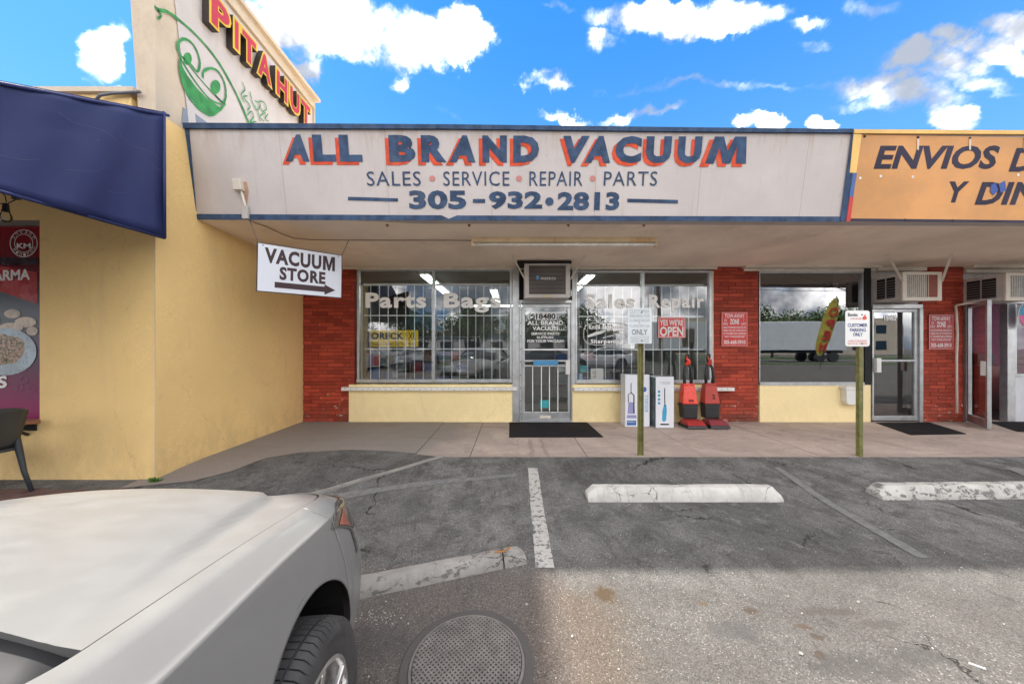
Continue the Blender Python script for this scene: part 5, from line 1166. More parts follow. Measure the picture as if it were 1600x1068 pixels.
# ------------------------------------------------------------------ wheel stops
def stop(label, cx_, cy_, rz, m, Ln=1.80, crack=None, seed=0, hs=1.0):
    S_ = thing('wheel_stop', label, 'wheel stop', (cx_, cy_, gz(cy_)), rz); rnd_ = random.Random(seed)
    prof = [(-.085, -.01), (-.078, .045), (-.045, .100), (-.03, .112), (.035, .112), (.062, .095), (.08, .04), (.085, -.01)]
    def seg(x0, x1, nm, e0=True, e1=True):
        rows = []; n = 28
        for i in range(n+1):
            t_ = i/n; x = x0+(x1-x0)*t_; e = 1.0
            edge = min((x-x0) if e0 else 9, (x1-x) if e1 else 9)
            e = 1-.55*max(0, 1-edge/.06)**1.4
            rows.append([(x, a*(hs if hs < 1 else 1)*(.93+.07*e)+rnd_.uniform(-.0018, .0018), max(b_, -.01)*e*hs+rnd_.uniform(-.002, .002)-(rnd_.random() < .08)*.006) for a, b_ in prof])
        g = MB(); g.grid(rows); g.poly(rows[0]); g.poly(rows[-1]); return g.build(nm, m, S_, world=False, smooth=True, autos=28)
    if crack is None: seg(-Ln/2, Ln/2, 'concrete_block')
    else: seg(-Ln/2, crack-.006, 'concrete_block', True, False); seg(crack+.004, Ln/2, 'concrete_block', False, True)
    if crack is not None:
        g = MB(); g.tube([(crack-.06, -.04, .108), (crack, -.045, .104), (crack+.05, -.03, .112)], .006, 5); g.build('rebar', M['rust'], S_, world=False)
    return S_
stop('clean white concrete wheel stop in the bay before the vacuum shop boxes', X_(1066, 3.13), 3.14, 0, M['stop'], 1.80, seed=1)
stop('patchy peeling white wheel stop at the right edge of the lot', 4.42, 3.19, radians(1.0), M['stop2'], 1.95, seed=2)
th = math.atan2(.30, .94); Ln = 1.83; ex_, ey_ = .085, 2.245
stop('cracked tilted grey wheel stop against the front of the white car', ex_-cos(th)*Ln/2, ey_-sin(th)*Ln/2, th, M['stop3'], Ln, crack=Ln/2-.16, seed=3, hs=.72)
g = MB()
for _ in range(420):
    if random.random() < .18: x, y = random.gauss(-.74, .10), random.gauss(1.76, .035)
    else: x, y = random.uniform(-1.0, 5), random.uniform(1.3, 3.9)
    r_ = random.uniform(.002, .007)*(2.0 if random.random() < .05 else 1); c0 = Vector((x, y, gz(y)+r_*.4)); vs = [c0+Vector((random.uniform(.6, 1)*r_*a, random.uniform(.6, 1)*r_*b_, random.uniform(.5, .9)*r_*c)) for a, b_, c in ((1,0,0),(-1,0,0),(0,1,0),(0,-1,0),(0,0,1),(0,0,-1))]
    g.add(vs, [(0,2,4),(2,1,4),(1,3,4),(3,0,4),(2,0,5),(1,2,5),(3,1,5),(0,3,5)])
tag(g.build('gravel', mat('gravel_pale', (.36, .34, .31), .9, var=.4, scale=40)), kind='stuff')
g = MB(); x, y = gp(1527, 1042); g.bar((x-.018, y+.014, .006), (x+.018, y-.014, .006), .006, .006); tag(g.build('cigarette_butt', M['whiteprint']), 'white cigarette butt on the sunlit asphalt near the lower right', 'litter')

# mats
def rug(label, pts):
    g = MB(); g.slab([(x, y, SLAB+.003) for x, y in pts], (0, 0, 1), .009); tag(g.build('door_mat', M['mat'], bevel=.003), label, 'door mat')
rug('black rubber mat in front of the 18480 door', [(X_(796, 5.95), 5.95), (X_(917, 5.95), 5.95), (X_(943, 4.97), 4.97), (X_(795.5, 4.97), 4.97)])
rug('black rubber mat lying askew in front of the 18482 door', [(X_(1369, 5.92), 5.92), (X_(1452, 5.95), 5.95), (X_(1510, 5.16), 5.16), (X_(1423, 5.10), 5.10)])
rug('black rubber mat in front of the open door at right', [(X_(1545, 6.0), 6.0), (X_(1620, 6.0), 6.0), (X_(1680, 5.2), 5.2), (X_(1590, 5.3), 5.3)])

# ------------------------------------------------------------------ boxes and vacuums on the walk
def vbox(label, x0, x1, y0, y1, Yf, dep):
    T = thing('carton', label, 'box', (X_((x0+x1)/2, Yf), Yf, SLAB)); X0, X1, Z0, Z1 = X_(x0, Yf), X_(x1, Yf), SLAB+.002, Z_(y0, Yf)
    g = MB(); g.box(X0, X1, Yf, Yf+dep, Z0, Z1); c = g.build('carton_body', M['boxwhite'], T, bevel=.004)
    g = MB(); g.quad((X0+.01, Yf+.02, Z1+.001), (X1-.01, Yf+.0, Z1+.03), (X1-.01, Yf+dep*.5, Z1+.004), (X0+.01, Yf+dep*.5, Z1+.004)); g.build('top_flap', M['boxside'], T)
    return T
V1 = vbox('white carton with a lilac upright vacuum picture on the sidewalk', 977, 1015, 585, 665, 5.64, .24)
V2 = vbox('white carton with a blue stick vacuum picture and dark side panel', 1024.7, 1053, 588, 668, 5.56, .24)
Yq = 5.638
def vp(x, y, Y=Yq): return PW(x, y, Y)
g = MB(); g.poly([vp(982, 628), (vp(991, 628)), vp(992, 646), vp(980.5, 646)]); g.poly([vp(980, 648), vp(994, 648), vp(995, 653), vp(979, 653)]); g.build('vacuum_picture', M['lilac'], V1)
g = MB(); g.tube([vp(986, 598), vp(986, 613), vp(981.5, 616), vp(982, 628)], .006, 5); g.tube([vp(986, 613), vp(990.5, 617), vp(990.5, 645)], .009, 5); g.build('handle_picture', M['blackprint'], V1)
g = MB(); g.poly([vp(979.5, 656.5), vp(994, 656.5), vp(994, 664), vp(979.5, 664)]); g.build('logo_patch', M['pblue'], V1)
ftext('BISSELL', 'lettering', M['whiteprint'], V1, 981, 658, 992.5, 660, 5.634); 
O = Vector(vp(1012.5, 643)); text('BISSELL', 'lettering', M['pcyan'], V1, O, Vector(vp(1012.5, 616))-O, Vector(vp(1007.5, 643))-O)
g = MB(); g.poly([vp(1007+3.2*cos(i*pi/8), 608+4*sin(i*pi/8)) for i in range(16)]); g.build('badge', M['pblue'], V1)
Yq2 = 5.558
v2 = lambda x, y: PW(x, y, Yq2)
g = MB(); g.poly([v2(1037.5, 632), v2(1041, 632), v2(1042, 640), v2(1041, 655), v2(1039, 658), v2(1036, 658), v2(1034.5, 655), v2(1035, 642)]); g.build('vacuum_picture', M['pcyan'], V2)
g = MB(); g.tube([v2(1038.5, 606), v2(1038.5, 622), v2(1039, 634)], .007, 5); g.tube([v2(1032, 662.5), v2(1045, 662.5)], .012, 5); g.build('handle_picture', M['blackprint'], V2)
for i in range(4):
    g = MB(); g.poly([v2(1029.8+2*cos(k*pi/5), 611.5+i*6+2.2*sin(k*pi/5)) for k in range(10)]); g.build('badge', M['pcyan'], V2)
ftext('T3500', 'lettering', M['greyprint'], V2, 1031, 596, 1047, 600, Yq2)
g = MB(); xs2 = X_(1024.7, 5.56)-.0012; g.quad((xs2, 5.565, SLAB+.01), (xs2, 5.795, SLAB+.01), (xs2, 5.795, Z_(590, 5.56)), (xs2, 5.565, Z_(590, 5.56))); g.build('side_print', M['boxside'], V2)
for i in range(3):
    cz_ = .28+i*.22; g = MB(); g.tube([(xs2-.002, 5.68+.05*cos(k*pi/6), cz_+.07*sin(k*pi/6)) for k in range(12)], .004, 4, closed=True); g.build('side_drawing', M['greyprint'], V2)

def vacuum(label, x, Yc, m1, m2, rz=0.0):
    T = thing('upright_vacuum', label, 'vacuum cleaner', (x, Yc, SLAB), rz); loc = lambda b_, n, m, **k: b_.build(n, m, T, world=False, **k)
    def frustum(w0, d0, z0_, w1, d1, z1_, yo0=0, yo1=0):
        g = MB(); g.add([(-w0, yo0-d0, z0_), (w0, yo0-d0, z0_), (w0, yo0+d0, z0_), (-w0, yo0+d0, z0_), (-w1, yo1-d1, z1_), (w1, yo1-d1, z1_), (w1, yo1+d1, z1_), (-w1, yo1+d1, z1_)], [(0,3,2,1),(4,5,6,7),(0,1,5,4),(1,2,6,5),(2,3,7,6),(3,0,4,7)]); return g
    loc(frustum(.168, .16, .012, .158, .15, .055, -.14, -.13), 'foot_bumper', M['black'], bevel=.008)
    loc(frustum(.160, .148, .056, .135, .09, .125, -.135, -.10), 'foot', m2, bevel=.012)
    loc(frustum(.118, .075, .13, .128, .085, .345, .01, .02), 'dirt_bin', M['black'], bevel=.014)
    loc(frustum(.140, .093, .345, .136, .092, .375, .02, .02), 'collar', M['black'], bevel=.006)
    loc(frustum(.132, .09, .376, .098, .062, .70, .02, .035), 'body_shell', m1, bevel=.018)
    loc(frustum(.098, .062, .70, .088, .05, .725, .035, .035), 'shell_cap', m1, bevel=.008)
    g = MB(); g.tube([(-.055, .03, .70), (-.06, .035, .86), (-.045, .04, 1.0), (-.01, .045, 1.10)], [.027, .024, .022, .018], 10); loc(g, 'hose', M['black'], smooth=True)
    g = MB(); g.tube([(.055, .03, .70), (.065, .02, .84), (.05, .02, .98), (.015, .035, 1.06), (-.02, .04, 1.12)], [.028, .026, .024, .022, .018], 10); loc(g, 'hose', M['black'], smooth=True)
    g = MB(); g.tube([(-.02, .045, 1.05), (-.035, .045, 1.14), (-.03, .05, 1.20), (0, .05, 1.235), (.03, .055, 1.22), (.02, .05, 1.15), (.0, .045, 1.07)], .011, 8); loc(g, 'handle', M['black'], smooth=True)
    g = MB(); g.tube([(-.03, .03, 1.19), (-.005, .02, 1.12), (.03, .02, 1.08), (-.03, .02, 1.03)], [.012, .024, .026, .012], 8); g.tube([(.035, .02, 1.13), (-.045, .025, 1.05)], .016, 8); loc(g, 'cord_bundle', m1, smooth=True)
    for s_ in (-1, 1): g = MB(); g.tube([(s_*.118, .02, .36), (s_*.15, .0, .40), (s_*.15, .0, .37)], .008, 6); loc(g, 'latch', M['black'])
    for s_ in (-1, 1): g = MB(); g.lathe([(0, -.012), (.03, -.012), (.03, .012), (0, .012)], (s_*.15, .02, .031), axis='x', n=14); loc(g, 'wheel', M['black'])
    return T
VC1 = vacuum('bright red upright vacuum standing next to the cartons on the sidewalk', X_(1077, 5.72), 5.74, M['vacred'], M['footred'])
VC2 = vacuum('worn red upright vacuum marked with a 2 beside the brick pier', X_(1112, 5.72), 5.76, M['vacred2'], M['footred2'])
def fronttext(T, s, x0, x1, z0_, z1_, m, **k):
    Wt = wm(T); ya_ = lambda z: (-.07 + (z-.376)/(.324)*(.043)) - .004
    O = Wt @ Vector((x0, ya_(z0_), z0_)); U = Wt @ Vector((x1, ya_(z0_), z0_)) - O; V = Wt @ Vector((x0, ya_(z1_), z1_)) - O; text(s, 'marking', m, T, O, U, V, **k)
fronttext(VC1, 'kirb', -.03, .055, .415, .465, M['blackprint'], bold=.03); fronttext(VC2, '2', .0, .05, .46, .54, M['blackprint'], bold=.03)

# ------------------------------------------------------------------ cars
def cr1(P_, t_):
    n = len(P_)-1; i = min(int(t_), n-1); f = t_-i; p0 = P_[max(0, i-1)] if i > 0 else P_[0]*2-P_[1]; p1 = P_[i]; p2 = P_[i+1]; p3 = P_[i+2] if i+2 <= n else P_[n]*2-P_[n-1]
    return .5*((2*p1)+(p2-p0)*f+(2*p0-5*p1+4*p2-p3)*f*f+(3*p1-p0-3*p2+p3)*f**3)
ST = [[(-3.70,0,.28),(-3.80,0,.45),(-3.80,0,.64),(-3.76,0,.96),(-3.66,0,1.03)],
      [(-3.66,.42,.27),(-3.76,.43,.45),(-3.77,.43,.64),(-3.72,.42,.95),(-3.62,.42,1.03)],
      [(-3.48,.72,.24),(-3.58,.76,.44),(-3.59,.77,.63),(-3.55,.70,.93),(-3.50,.60,1.02)],
      [(-3.28,.82,.2),(-3.3,.87,.40),(-3.3,.87,.62),(-3.3,.81,.92),(-3.28,.70,1.0)],
      [(-2.75,.86,.2),(-2.75,.885,.38),(-2.75,.89,.62),(-2.75,.83,.90),(-2.75,.73,.98)],
      [(-2.0,.85,.2),(-2.0,.875,.38),(-2.0,.88,.62),(-2.0,.85,.87),(-2.0,.76,.95)],
      [(-1.2,.85,.2),(-1.2,.875,.38),(-1.2,.88,.61),(-1.2,.85,.87),(-1.2,.76,.95)],
      [(-.6,.85,.2),(-.6,.875,.38),(-.6,.88,.60),(-.6,.812,.945),(-.6,.712,1.006)],
      [(-.37,.855,.2),(-.37,.878,.38),(-.37,.882,.60),(-.37,.815,.90),(-.37,.715,.968)],
      [(0,.86,.2),(0,.884,.38),(0,.888,.6),(0,.822,.850),(0,.720,.905)],
      [(.3,.86,.2),(.3,.884,.38),(.3,.884,.60),(.3,.830,.803),(.3,.735,.852)],
      [(.45,.86,.2),(.455,.882,.36),(.455,.882,.58),(.45,.825,.785),(.44,.745,.828)],
      [(.57,.82,.2),(.61,.860,.36),(.60,.857,.57),(.575,.800,.762),(.55,.71,.802)],
      [(.70,.70,.2),(.75,.745,.36),(.74,.735,.55),(.69,.68,.725),(.65,.60,.772)],
      [(.78,.46,.2),(.83,.48,.36),(.82,.47,.52),(.78,.44,.66),(.72,.37,.738)],
      [(.80,.23,.2),(.86,.24,.36),(.85,.24,.52),(.81,.22,.655),(.75,.19,.736)],
      [(.81,0,.2),(.87,0,.36),(.86,0,.52),(.82,0,.655),(.76,0,.736)]]
STV = [[Vector(p) for p in r_] for r_ in ST]
def S_uvw(s, t_):
    b_, l_, m_, c_, t__ = [cr1([STV[i][k] for i in range(len(STV))], s) for k in range(5)]
    col = [b_, l_, m_, c_.lerp(m_, .09), c_.lerp(t__, .16), t__]
    k = t_*4 if t_ < .5 else (2+(t_-.5)/.22 if t_ < .72 else (3+(t_-.72)/.07 if t_ < .79 else 4+(t_-.79)/.21))
    return cr1(col, k)
AR = .385
def arch_w(u_):
    w = .2
    for c in (0.0, -2.72):
        d = abs(u_-c)
        if d < AR: w = max(w, .33+math.sqrt(AR*AR-d*d))
    return w
def side_grid(s0, s1, ns, nt, mirror=1, off=0.0, t1=1.0, part='all'):
    rows = []
    for i in range(ns+1):
        s = s0+(s1-s0)*i/ns; p = S_uvw(s, .3); aw = arch_w(p.x); t0 = 0.0
        if aw > .21:
            lo, hi = 0, 1
            for _ in range(24):
                mid = (lo+hi)/2
                if S_uvw(s, mid).z < aw: lo = mid
                else: hi = mid
            t0 = lo
        r_ = []; tm = min(.70, t1); nl_ = nt-8
        ts = [t0+(tm-t0)*j/nl_ for j in range(nl_+1)]+[.72, .7375, .755, .7725, .79, .84, .92, 1.0]
        if part == 'low': ts = ts[:nl_+1]
        if part == 'high': ts = ts[nl_:]
        for tt_ in ts:
            q_ = S_uvw(s, tt_); r_.append((q_.y*mirror, q_.x, q_.z))
        rows.append(r_)
    return rows
def make_car(label, paint, detail=True, cat='car'):
    C_ = thing('parked_car', label, cat, (0, 0, 0)); K = dict(parent=C_, world=False)
    nn_ = 14 if detail else 5; nt = 26 if detail else 14
    for sg, nm in ((1, 'right'), (-1, 'left')):
        g = MB(); g.grid(side_grid(0, 7.28, nn_*7, nt, sg)); g.build('body_side', paint, smooth=True, solid=.003, **K)
        g = MB(); g.grid(side_grid(7.30, 10.14, nn_*5, nt, sg)); g.grid(side_grid(10.14, 11.33, nn_*2, nt, sg, part='high')); g.build('fender', paint, smooth=True, solid=.003, **K)
        # wheel well
        for c in (0.0, -2.72):
            g = MB(); rows = [[(sg*v_, c+(AR+.012)*cos(pi*i/24), max(.2, .335+(AR+.012)*sin(pi*i/24))) for i in range(-3, 28)] for v_ in (.86, .60, .45)]
            g.grid(rows); g.poly(rows[-1]); g.build('wheel_well', M['cargap'], **K)
    g = MB()
    for pt_, sa_ in (('low', 10.165), ('high', 11.35)):
        rows = side_grid(sa_, 16, nn_*6, nt, 1, part=pt_); rl = side_grid(sa_, 16, nn_*6, nt, -1, part=pt_)[::-1]; g.grid(rows+rl[1:])
    g.build('front_bumper', paint, smooth=True, solid=.003, **K)
    # hood
    rows = []; n = 60 if detail else 16; prof = [(1, 0), (.965, .010), (.90, .012), (.84, .015), (.78, .030), (.70, .044), (.5, .055), (.25, .062), (0, .065)]
    def crown(q_, uu_):
        fr_ = max(0, min(1, (uu_+.37)/.95)); qc = .955-.20*fr_; step = .006+.030*fr_; w_ = .05
        if q_ >= qc: return .004*(1-q_)/(1-qc)
        if q_ >= qc-w_: f = (qc-q_)/w_; return .004+step*(f*f*(3-2*f))
        f = (qc-w_-q_)/(qc-w_); return .004+step+(.098-step)*(1-(1-f)**1.8)
    qs = sorted(set([i/50 for i in range(51)]+[.99]) if detail else set([i/12 for i in range(13)]))
    for i in range(n+1):
        s = 8.0+8.0*(i/n)**1.0; e = S_uvw(s, 1.0); f = 1.0 if e.x < .1 else max(.0, 1-((e.x-.1)/.66)**3.6)
        wE = max(0, e.y-.0065)
        if wE < .002: wE = .002
        row = []
        for sg in (-1, 1):
            for q_ in (qs[::-1] if sg == -1 else qs[1:]):
                back = -.03*(1-q_*q_)*0 + (.10*(1-q_**2))*(max(0, 1-i/10) if s < 9.2 else 0)
                uu = e.x + back; row.append((sg*q_*wE, uu, e.z-.12*back+crown(q_, e.x)*f-.002))
        rows.append(row)
    g = MB(); g.grid(rows); g.grid([rows[0], [(x, y+.004, z-.022) for x, y, z in rows[0]]]); g.build('hood', paint, smooth=True, **K)
    for sg in (1, -1):
        P3 = [S_uvw(8.0+7.6*i/60, 1.0) for i in range(61)]; g = MB(); g.grid([[(sg*(p.y+d_), p.x, p.z-.012) for p in P3] for d_ in (-.022, .012)]); g.grid([[(sg*(p.y-.0068), p.x, p.z-h2) for p in P3] for h2 in (.0035, .014)]); g.build('hood_gap_dark', M['cargap'], **K)  # dark strips along the hood edge, painting the shade of the open gap
    # dark shell just under the panels so gaps read dark
    g = MB(); g.box(-.70, .70, -.5, .50, .25, .76); g.box(-.72, .72, -3.4, -.5, .22, .80); g.build('chassis', M['cargap'], **K)
    # headlights
    for sg in (1, -1):
        def hl(sA, sB, ta, tb, ns, off):
            rows = []
            for i in range(ns+1):
                f = i/ns; s = sA+(sB-sA)*f; r_ = []
                for j in range(9):
                    t_ = ta(f)+(tb(f)-ta(f))*j/8; p = S_uvw(s, t_); ps_ = S_uvw(s+.02, t_)-S_uvw(s-.02, t_); pt = S_uvw(s, min(1, t_+.02))-S_uvw(s, t_-.02); nrm_ = ps_.cross(pt).normalized()
                    if nrm_.dot(Vector((p.x+1, p.y, .3))) < 0: nrm_ = -nrm_
                    p = p+nrm_*off; r_.append((p.y*sg, p.x, p.z))
                rows.append(r_)
            return rows
        g = MB(); g.grid(hl(10.02, 13.6, lambda f: .695-.10*min(1, f/.36), lambda f: .70+.12*min(1, f/.30), 54, .005)); h_ = g.build('headlight', M['lampdark'], smooth=True, solid=.004, **K)
        g = MB(); g.grid(hl(10.38, 11.12, lambda f: .678-.055*f, lambda f: .685+.045*f, 8, .009)); o = g.build('side_marker', M['amber'], smooth=True, parent=h_, world=False)
        g = MB(); g.grid(hl(11.12, 11.30, lambda f: .50, lambda f: .61, 4, .0055)); g.build('lamp_tail_trim', M['lampdark'], smooth=True, parent=h_, world=False)
        g = MB(); g.grid(hl(.9, 2.4, lambda f: .72, lambda f: .9, 10, .006)); g.build('tail_light', M['tailred'], smooth=True, **K)
    # grille
    g = MB(); g.grid([[(x, S_uvw(16-abs(x)/.5*1.6, .30+.25*j/4).x+.006, S_uvw(16-abs(x)/.5*1.6, .30+.25*j/4).z) for x in [k*.05-.45 for k in range(19)]] for j in range(5)]); g.build('grille', M['black'], solid=.004, **K)
    # cowl, windshield and roof
    def gh(rows, nm, m, **kk): g = MB(); g.grid(rows); g.build(nm, m, smooth=True, solid=.004, **{**K, **kk})
    fs_ = [i/10-1 for i in range(21)]; ca = lambda f: 1-f*f
    gh([[(.70*f, -.365+.10*ca(f), .945+.088*ca(f)) for f in fs_], [(.70*f, -.40+.10*ca(f), .925+.088*ca(f)) for f in fs_], [(.70*f, -.46+.10*ca(f), .935+.085*ca(f)) for f in fs_], [(.70*f, -.62+.12*ca(f), .972+.045*ca(f)) for f in fs_]], 'cowl_panel', M['cowl'])
    if detail:
        for sg in (1, -1):
            g = MB(); g.tube([(sg*.62-.0, -.47, .99), (sg*.35, -.44, 1.02), (sg*.05, -.46, 1.05)], .009, 6); g.build('wiper', M['cargap'], smooth=True, **K)
    def sec(u_, w_, hw, drop):
        return [(hw*sin(radians(a)), u_+(.10*(cos(radians(a))-.0) if False else 0), w_-drop*(1-cos(radians(a*1.0)))) for a in range(-90, 91, 9)]
    def arcrow(u0, u1, w0, w1, hw): return [(hw*x, u0+(u1-u0)*(1-x*x), w0+(w1-w0)*(1-x*x)) for x in [i/10-1 for i in range(21)]]
    WS = [arcrow(-.60, -.48, .965, 1.0, .72), arcrow(-.95, -.85, 1.18, 1.21, .66), arcrow(-1.35, -1.28, 1.37, 1.41, .58)]
    gh(WS, 'windshield', M['carglass'])
    RF = [WS[-1], arcrow(-1.6, -1.6, 1.40, 1.45, .57), arcrow(-2.1, -2.1, 1.40, 1.45, .57), arcrow(-2.5, -2.55, 1.36, 1.41, .57)]; gh(RF, 'roof', paint)
    RW = [RF[-1], arcrow(-2.9, -2.98, 1.18, 1.22, .62), arcrow(-3.22, -3.35, .99, 1.04, .68)]; gh(RW, 'rear_window', M['carglass'])
    TKr = [RW[-1], arcrow(-3.5, -3.62, 1.015, 1.035, .60), [( .42*x if abs(x) <= 1 else x, -3.62-.04*(1-x*x), 1.03) for x in [i/10-1 for i in range(21)]]]; gh(TKr, 'trunk_lid', paint)
    for sg in (1, -1):
        top = [Vector((r_[20 if sg == 1 else 0])) for r_ in WS]+[Vector((r_[20 if sg == 1 else 0])) for r_ in RF[1:]]+[Vector((r_[20 if sg == 1 else 0])) for r_ in RW[1:]]
        bot = [Vector((sg*.735, p.y, .955)) for p in top]
        g = MB(); g.grid([[tuple(b_+(t__-b_)*f) for f in (0, .5, 1)] for t__, b_ in zip(top, bot)]); g.build('side_window', M['carglass'], smooth=True, **K)
        g = MB(); g.tube([tuple(p+Vector((sg*.004, 0, .004))) for p in top], .022, 6); g.tube([(sg*.57, -1.95, 1.39), (sg*.74, -1.92, .96)], .02, 6); g.build('pillar', paint, smooth=True, **K)
        g = MB(); g.lathe([(0, -.05), (.05, -.045), (.085, 0), (.07, .06), (0, .07)], (sg*.93, -.72, 1.02), axis='x', n=12); g.build('mirror', paint, smooth=True, **K)
        for u_ in (-1.35, -2.3): g = MB(); p = S_uvw(6.0 if u_ > -2 else 5.0, .78); g.box(sg*.865-.012, sg*.865+.012, u_-.09, u_+.09, .80, .825); g.build('door_handle', paint, **K)
    # wheels
    first_w = None
    for c in (0.0, -2.72):
        for sg in (1, -1):
            wl = bpy.data.objects.new('wheel', None); link(wl, C_); wl.location = (sg*.81, c-(.03 if c == 0 else 0), .322); wl.scale = (.96, .96, .96); wl.rotation_euler = (0, 0, (0 if sg == 1 else pi)+(radians(-5) if c == 0 else 0))
            if first_w is not None:
                for ch in first_w.children: cc_ = ch.copy(); COL.objects.link(cc_); cc_.parent = wl
                continue
            first_w = wl; KW = dict(parent=wl, world=False)
            NB = 84 if detail else 24; R_ = .335
            prof_t = [(-.100, .255, 0), (-.112, .275, 0), (-.114, .295, 0), (-.106, .318, 0), (-.092, .329, 1), (-.066, .3335, 1), (-.0655, .326, 0), (-.058, .326, 0), (-.0575, .335, 2), (-.022, .3355, 2), (-.0215, .327, 0), (-.012, .327, 0), (-.0115, .336, 0),
                      (.0115, .336, 0), (.012, .327, 0), (.0215, .327, 0), (.022, .3355, 2), (.0575, .335, 2), (.058, .326, 0), (.0655, .326, 0), (.066, .3335, 1), (.092, .329, 1), (.104, .318, 1), (.1125, .300, 0), (.1135, .280, 0), (.1135, .262, 0), (.110, .250, 0), (.103, .238, 0), (.098, .230, 0)]
            g = MB(); cols = []
            for k in range(NB):
                a0 = 2*pi*k/NB; 
                for da, cut in ((0, False), (.82, False), (.83, True), (.99, True)):
                    a_ = a0+2*pi/NB*da; col_ = []
                    for (x, r_, fl) in prof_t:
                        rr_ = r_-(.0065 if (cut and fl == 1) or (cut and fl == 2 and k % 1 == 0) else 0); tw = .012*(x/.06) if fl in (1, 2) else .012*(x/.06)*0
                        col_.append((x, rr_*cos(a_+tw), rr_*sin(a_+tw)))
                    cols.append(col_)
            g.grid(cols+[cols[0]]); g.build('tyre', M['tyre'], smooth=True, autos=35, **KW)
            if detail:
                for word_, a_c in (('ENERGY', 62), ('ENERGY', 242)):
                    for k, ch in enumerate(word_):
                        a_ = radians(a_c+14-k*5.4); rm = .272; c0 = Vector((.1142, rm*cos(a_), rm*sin(a_))); tt = Vector((0, sin(a_), -cos(a_))); rn = Vector((0, cos(a_), sin(a_)))
                        vs, fs = text_mesh(ch, .01); x0 = min(v_.x for v_ in vs); x1 = max(v_.x for v_ in vs); y1 = max(v_.y for v_ in vs)
                        g = MB(); g.add([c0+tt*-1*(-(v_.x-x0)/(x1-x0)*.019)+rn*(v_.y/y1*.020)+Vector((.0005, 0, 0)) for v_ in vs], fs); g.build('sidewall_letter', mat('tyre_letter', (.06, .06, .06), .5) if 'tyre_letter' not in bpy.data.materials else bpy.data.materials['tyre_letter'], **KW)
            g = MB(); g.lathe([(.232, .098), (.236, .104), (.226, .108), (.218, .100), (.212, .06), (.205, -.05)], axis='x', n=64); g.build('rim', M['rim'], smooth=True, autos=40, **KW)
            g = MB(); g.lathe([(.206, .02), (0.001, .02)], axis='x', n=40); g.lathe([(.15, .035), (.15, .045), (.001, .045)], axis='x', n=32); g.build('brake_disc', M['cargap'], **KW)
            for k in range(5):
                for d_ in (-.13, .13):
                    a0, a1 = 2*pi*k/5+d_*1.5+.25, 2*pi*k/5+d_*1.0+.25; p0 = Vector((.088, .045*cos(2*pi*k/5+.25), .045*sin(2*pi*k/5+.25))); p1 = Vector((.100, .222*cos(a1+d_*.4), .222*sin(a1+d_*.4)))
                    g = MB(); g.bar(p0, p1, .026, .018, up=(1, 0, 0)); g.build('spoke', M['rim'], bevel=.004, **KW)
            g = MB(); g.lathe([(.05, .07), (.048, .098), (.03, .102), (.001, .102)], axis='x', n=24); g.build('hub_cap', M['rim'], smooth=True, **KW)
    return C_
car = make_car('white sedan parked with its hood toward the shops in the left foreground', M['carwhite'])
car.location = (-1.413, .728, 0); car.rotation_euler = (0, 0, radians(11))

# ------------------------------------------------------------------ across the lot (seen only as reflections in the glass)
silver = mat('car_silver', (.30, .32, .34), .3, metal=.3, coat=.5)
dark_ = mat('car_dark', (.04, .045, .06), .3, coat=.6); redc = mat('car_red', (.25, .015, .015), .3, coat=.6); whc = mat('car_white2', (.6, .6, .6), .3, coat=.5)
rc = make_car('silver sedan parked across the lot facing the shops', silver, False); rc.location = (-2.2, -7.6, 0); rc.rotation_euler = (0, 0, 0)
def recolour(c, m):
    for ch in c.children:
        if ch.type == 'MESH' and ch.data.materials and ch.data.materials[0] == silver:
            ch.data = ch.data.copy(); ch.data.materials[0] = m
for (x, y, a, m, lb) in ((-6.2, -7.8, 5, dark_, 'dark blue sedan parked across the lot left of the silver one'), (4.8, -11.5, 95, whc, 'white sedan driving along the far side of the lot'), (-9.8, -8.2, 0, redc, 'dark red sedan parked across the lot at the far left'), (0.6, -14.0, 88, dark_, 'dark sedan parked sideways behind the white one')):
    c = copy_tree(rc); c.location = (x, y, 0); c.rotation_euler = (0, 0, radians(a)); c['label'] = lb; recolour(c, m)
FB = thing('far_building', 'long low white building across the road', 'building', (-10, -52, 0))
g = MB(); g.box(-60, 20, -62, -52, 0, 4.2); g.build('wall', M['offwhite'], FB); g = MB(); g.box(-60.5, 20.5, -62.5, -51.5, 4.2, 4.7); g.build('roof', M['cream'], FB)
for i in range(16):
    g = MB(); x = -57+i*4.8; g.box(x, x+2.4, -52, -51.95, .9, 2.6); g.build('window', M['carglass'], FB)
FB2 = thing('far_building', 'pale two storey block across the road on the right', 'building', (60, -60, 0))
g = MB(); g.box(34, 80, -70, -56, 0, 7.5); g.build('wall', M['cream'], FB2)
for i in range(9):
    for k in range(2): g = MB(); x = 36+i*4.8; g.box(x, x+2.2, -56, -55.95, 1+k*3.3, 2.8+k*3.3); g.build('window', M['carglass'], FB2)
TK = thing('box_trailer', 'white semi trailer parked across the road', 'trailer', (26, -24, 0))
g = MB(); g.box(13, 33, -23.2, -20.7, 1.15, 4.0); g.build('box', M['white'], TK, bevel=.05)
g = MB(); g.box(13.2, 32.8, -22.9, -21.0, .9, 1.14); g.build('frame', M['black'], TK)
for x in (14.5, 15.8, 30.5, 31.8):
    for y in (-23.0, -20.9): g = MB(); g.lathe([(0, -.14), (.5, -.14), (.5, .14), (0, .14)], (x, y, .5), axis='y', n=20); g.build('wheel', M['tyre'], TK)
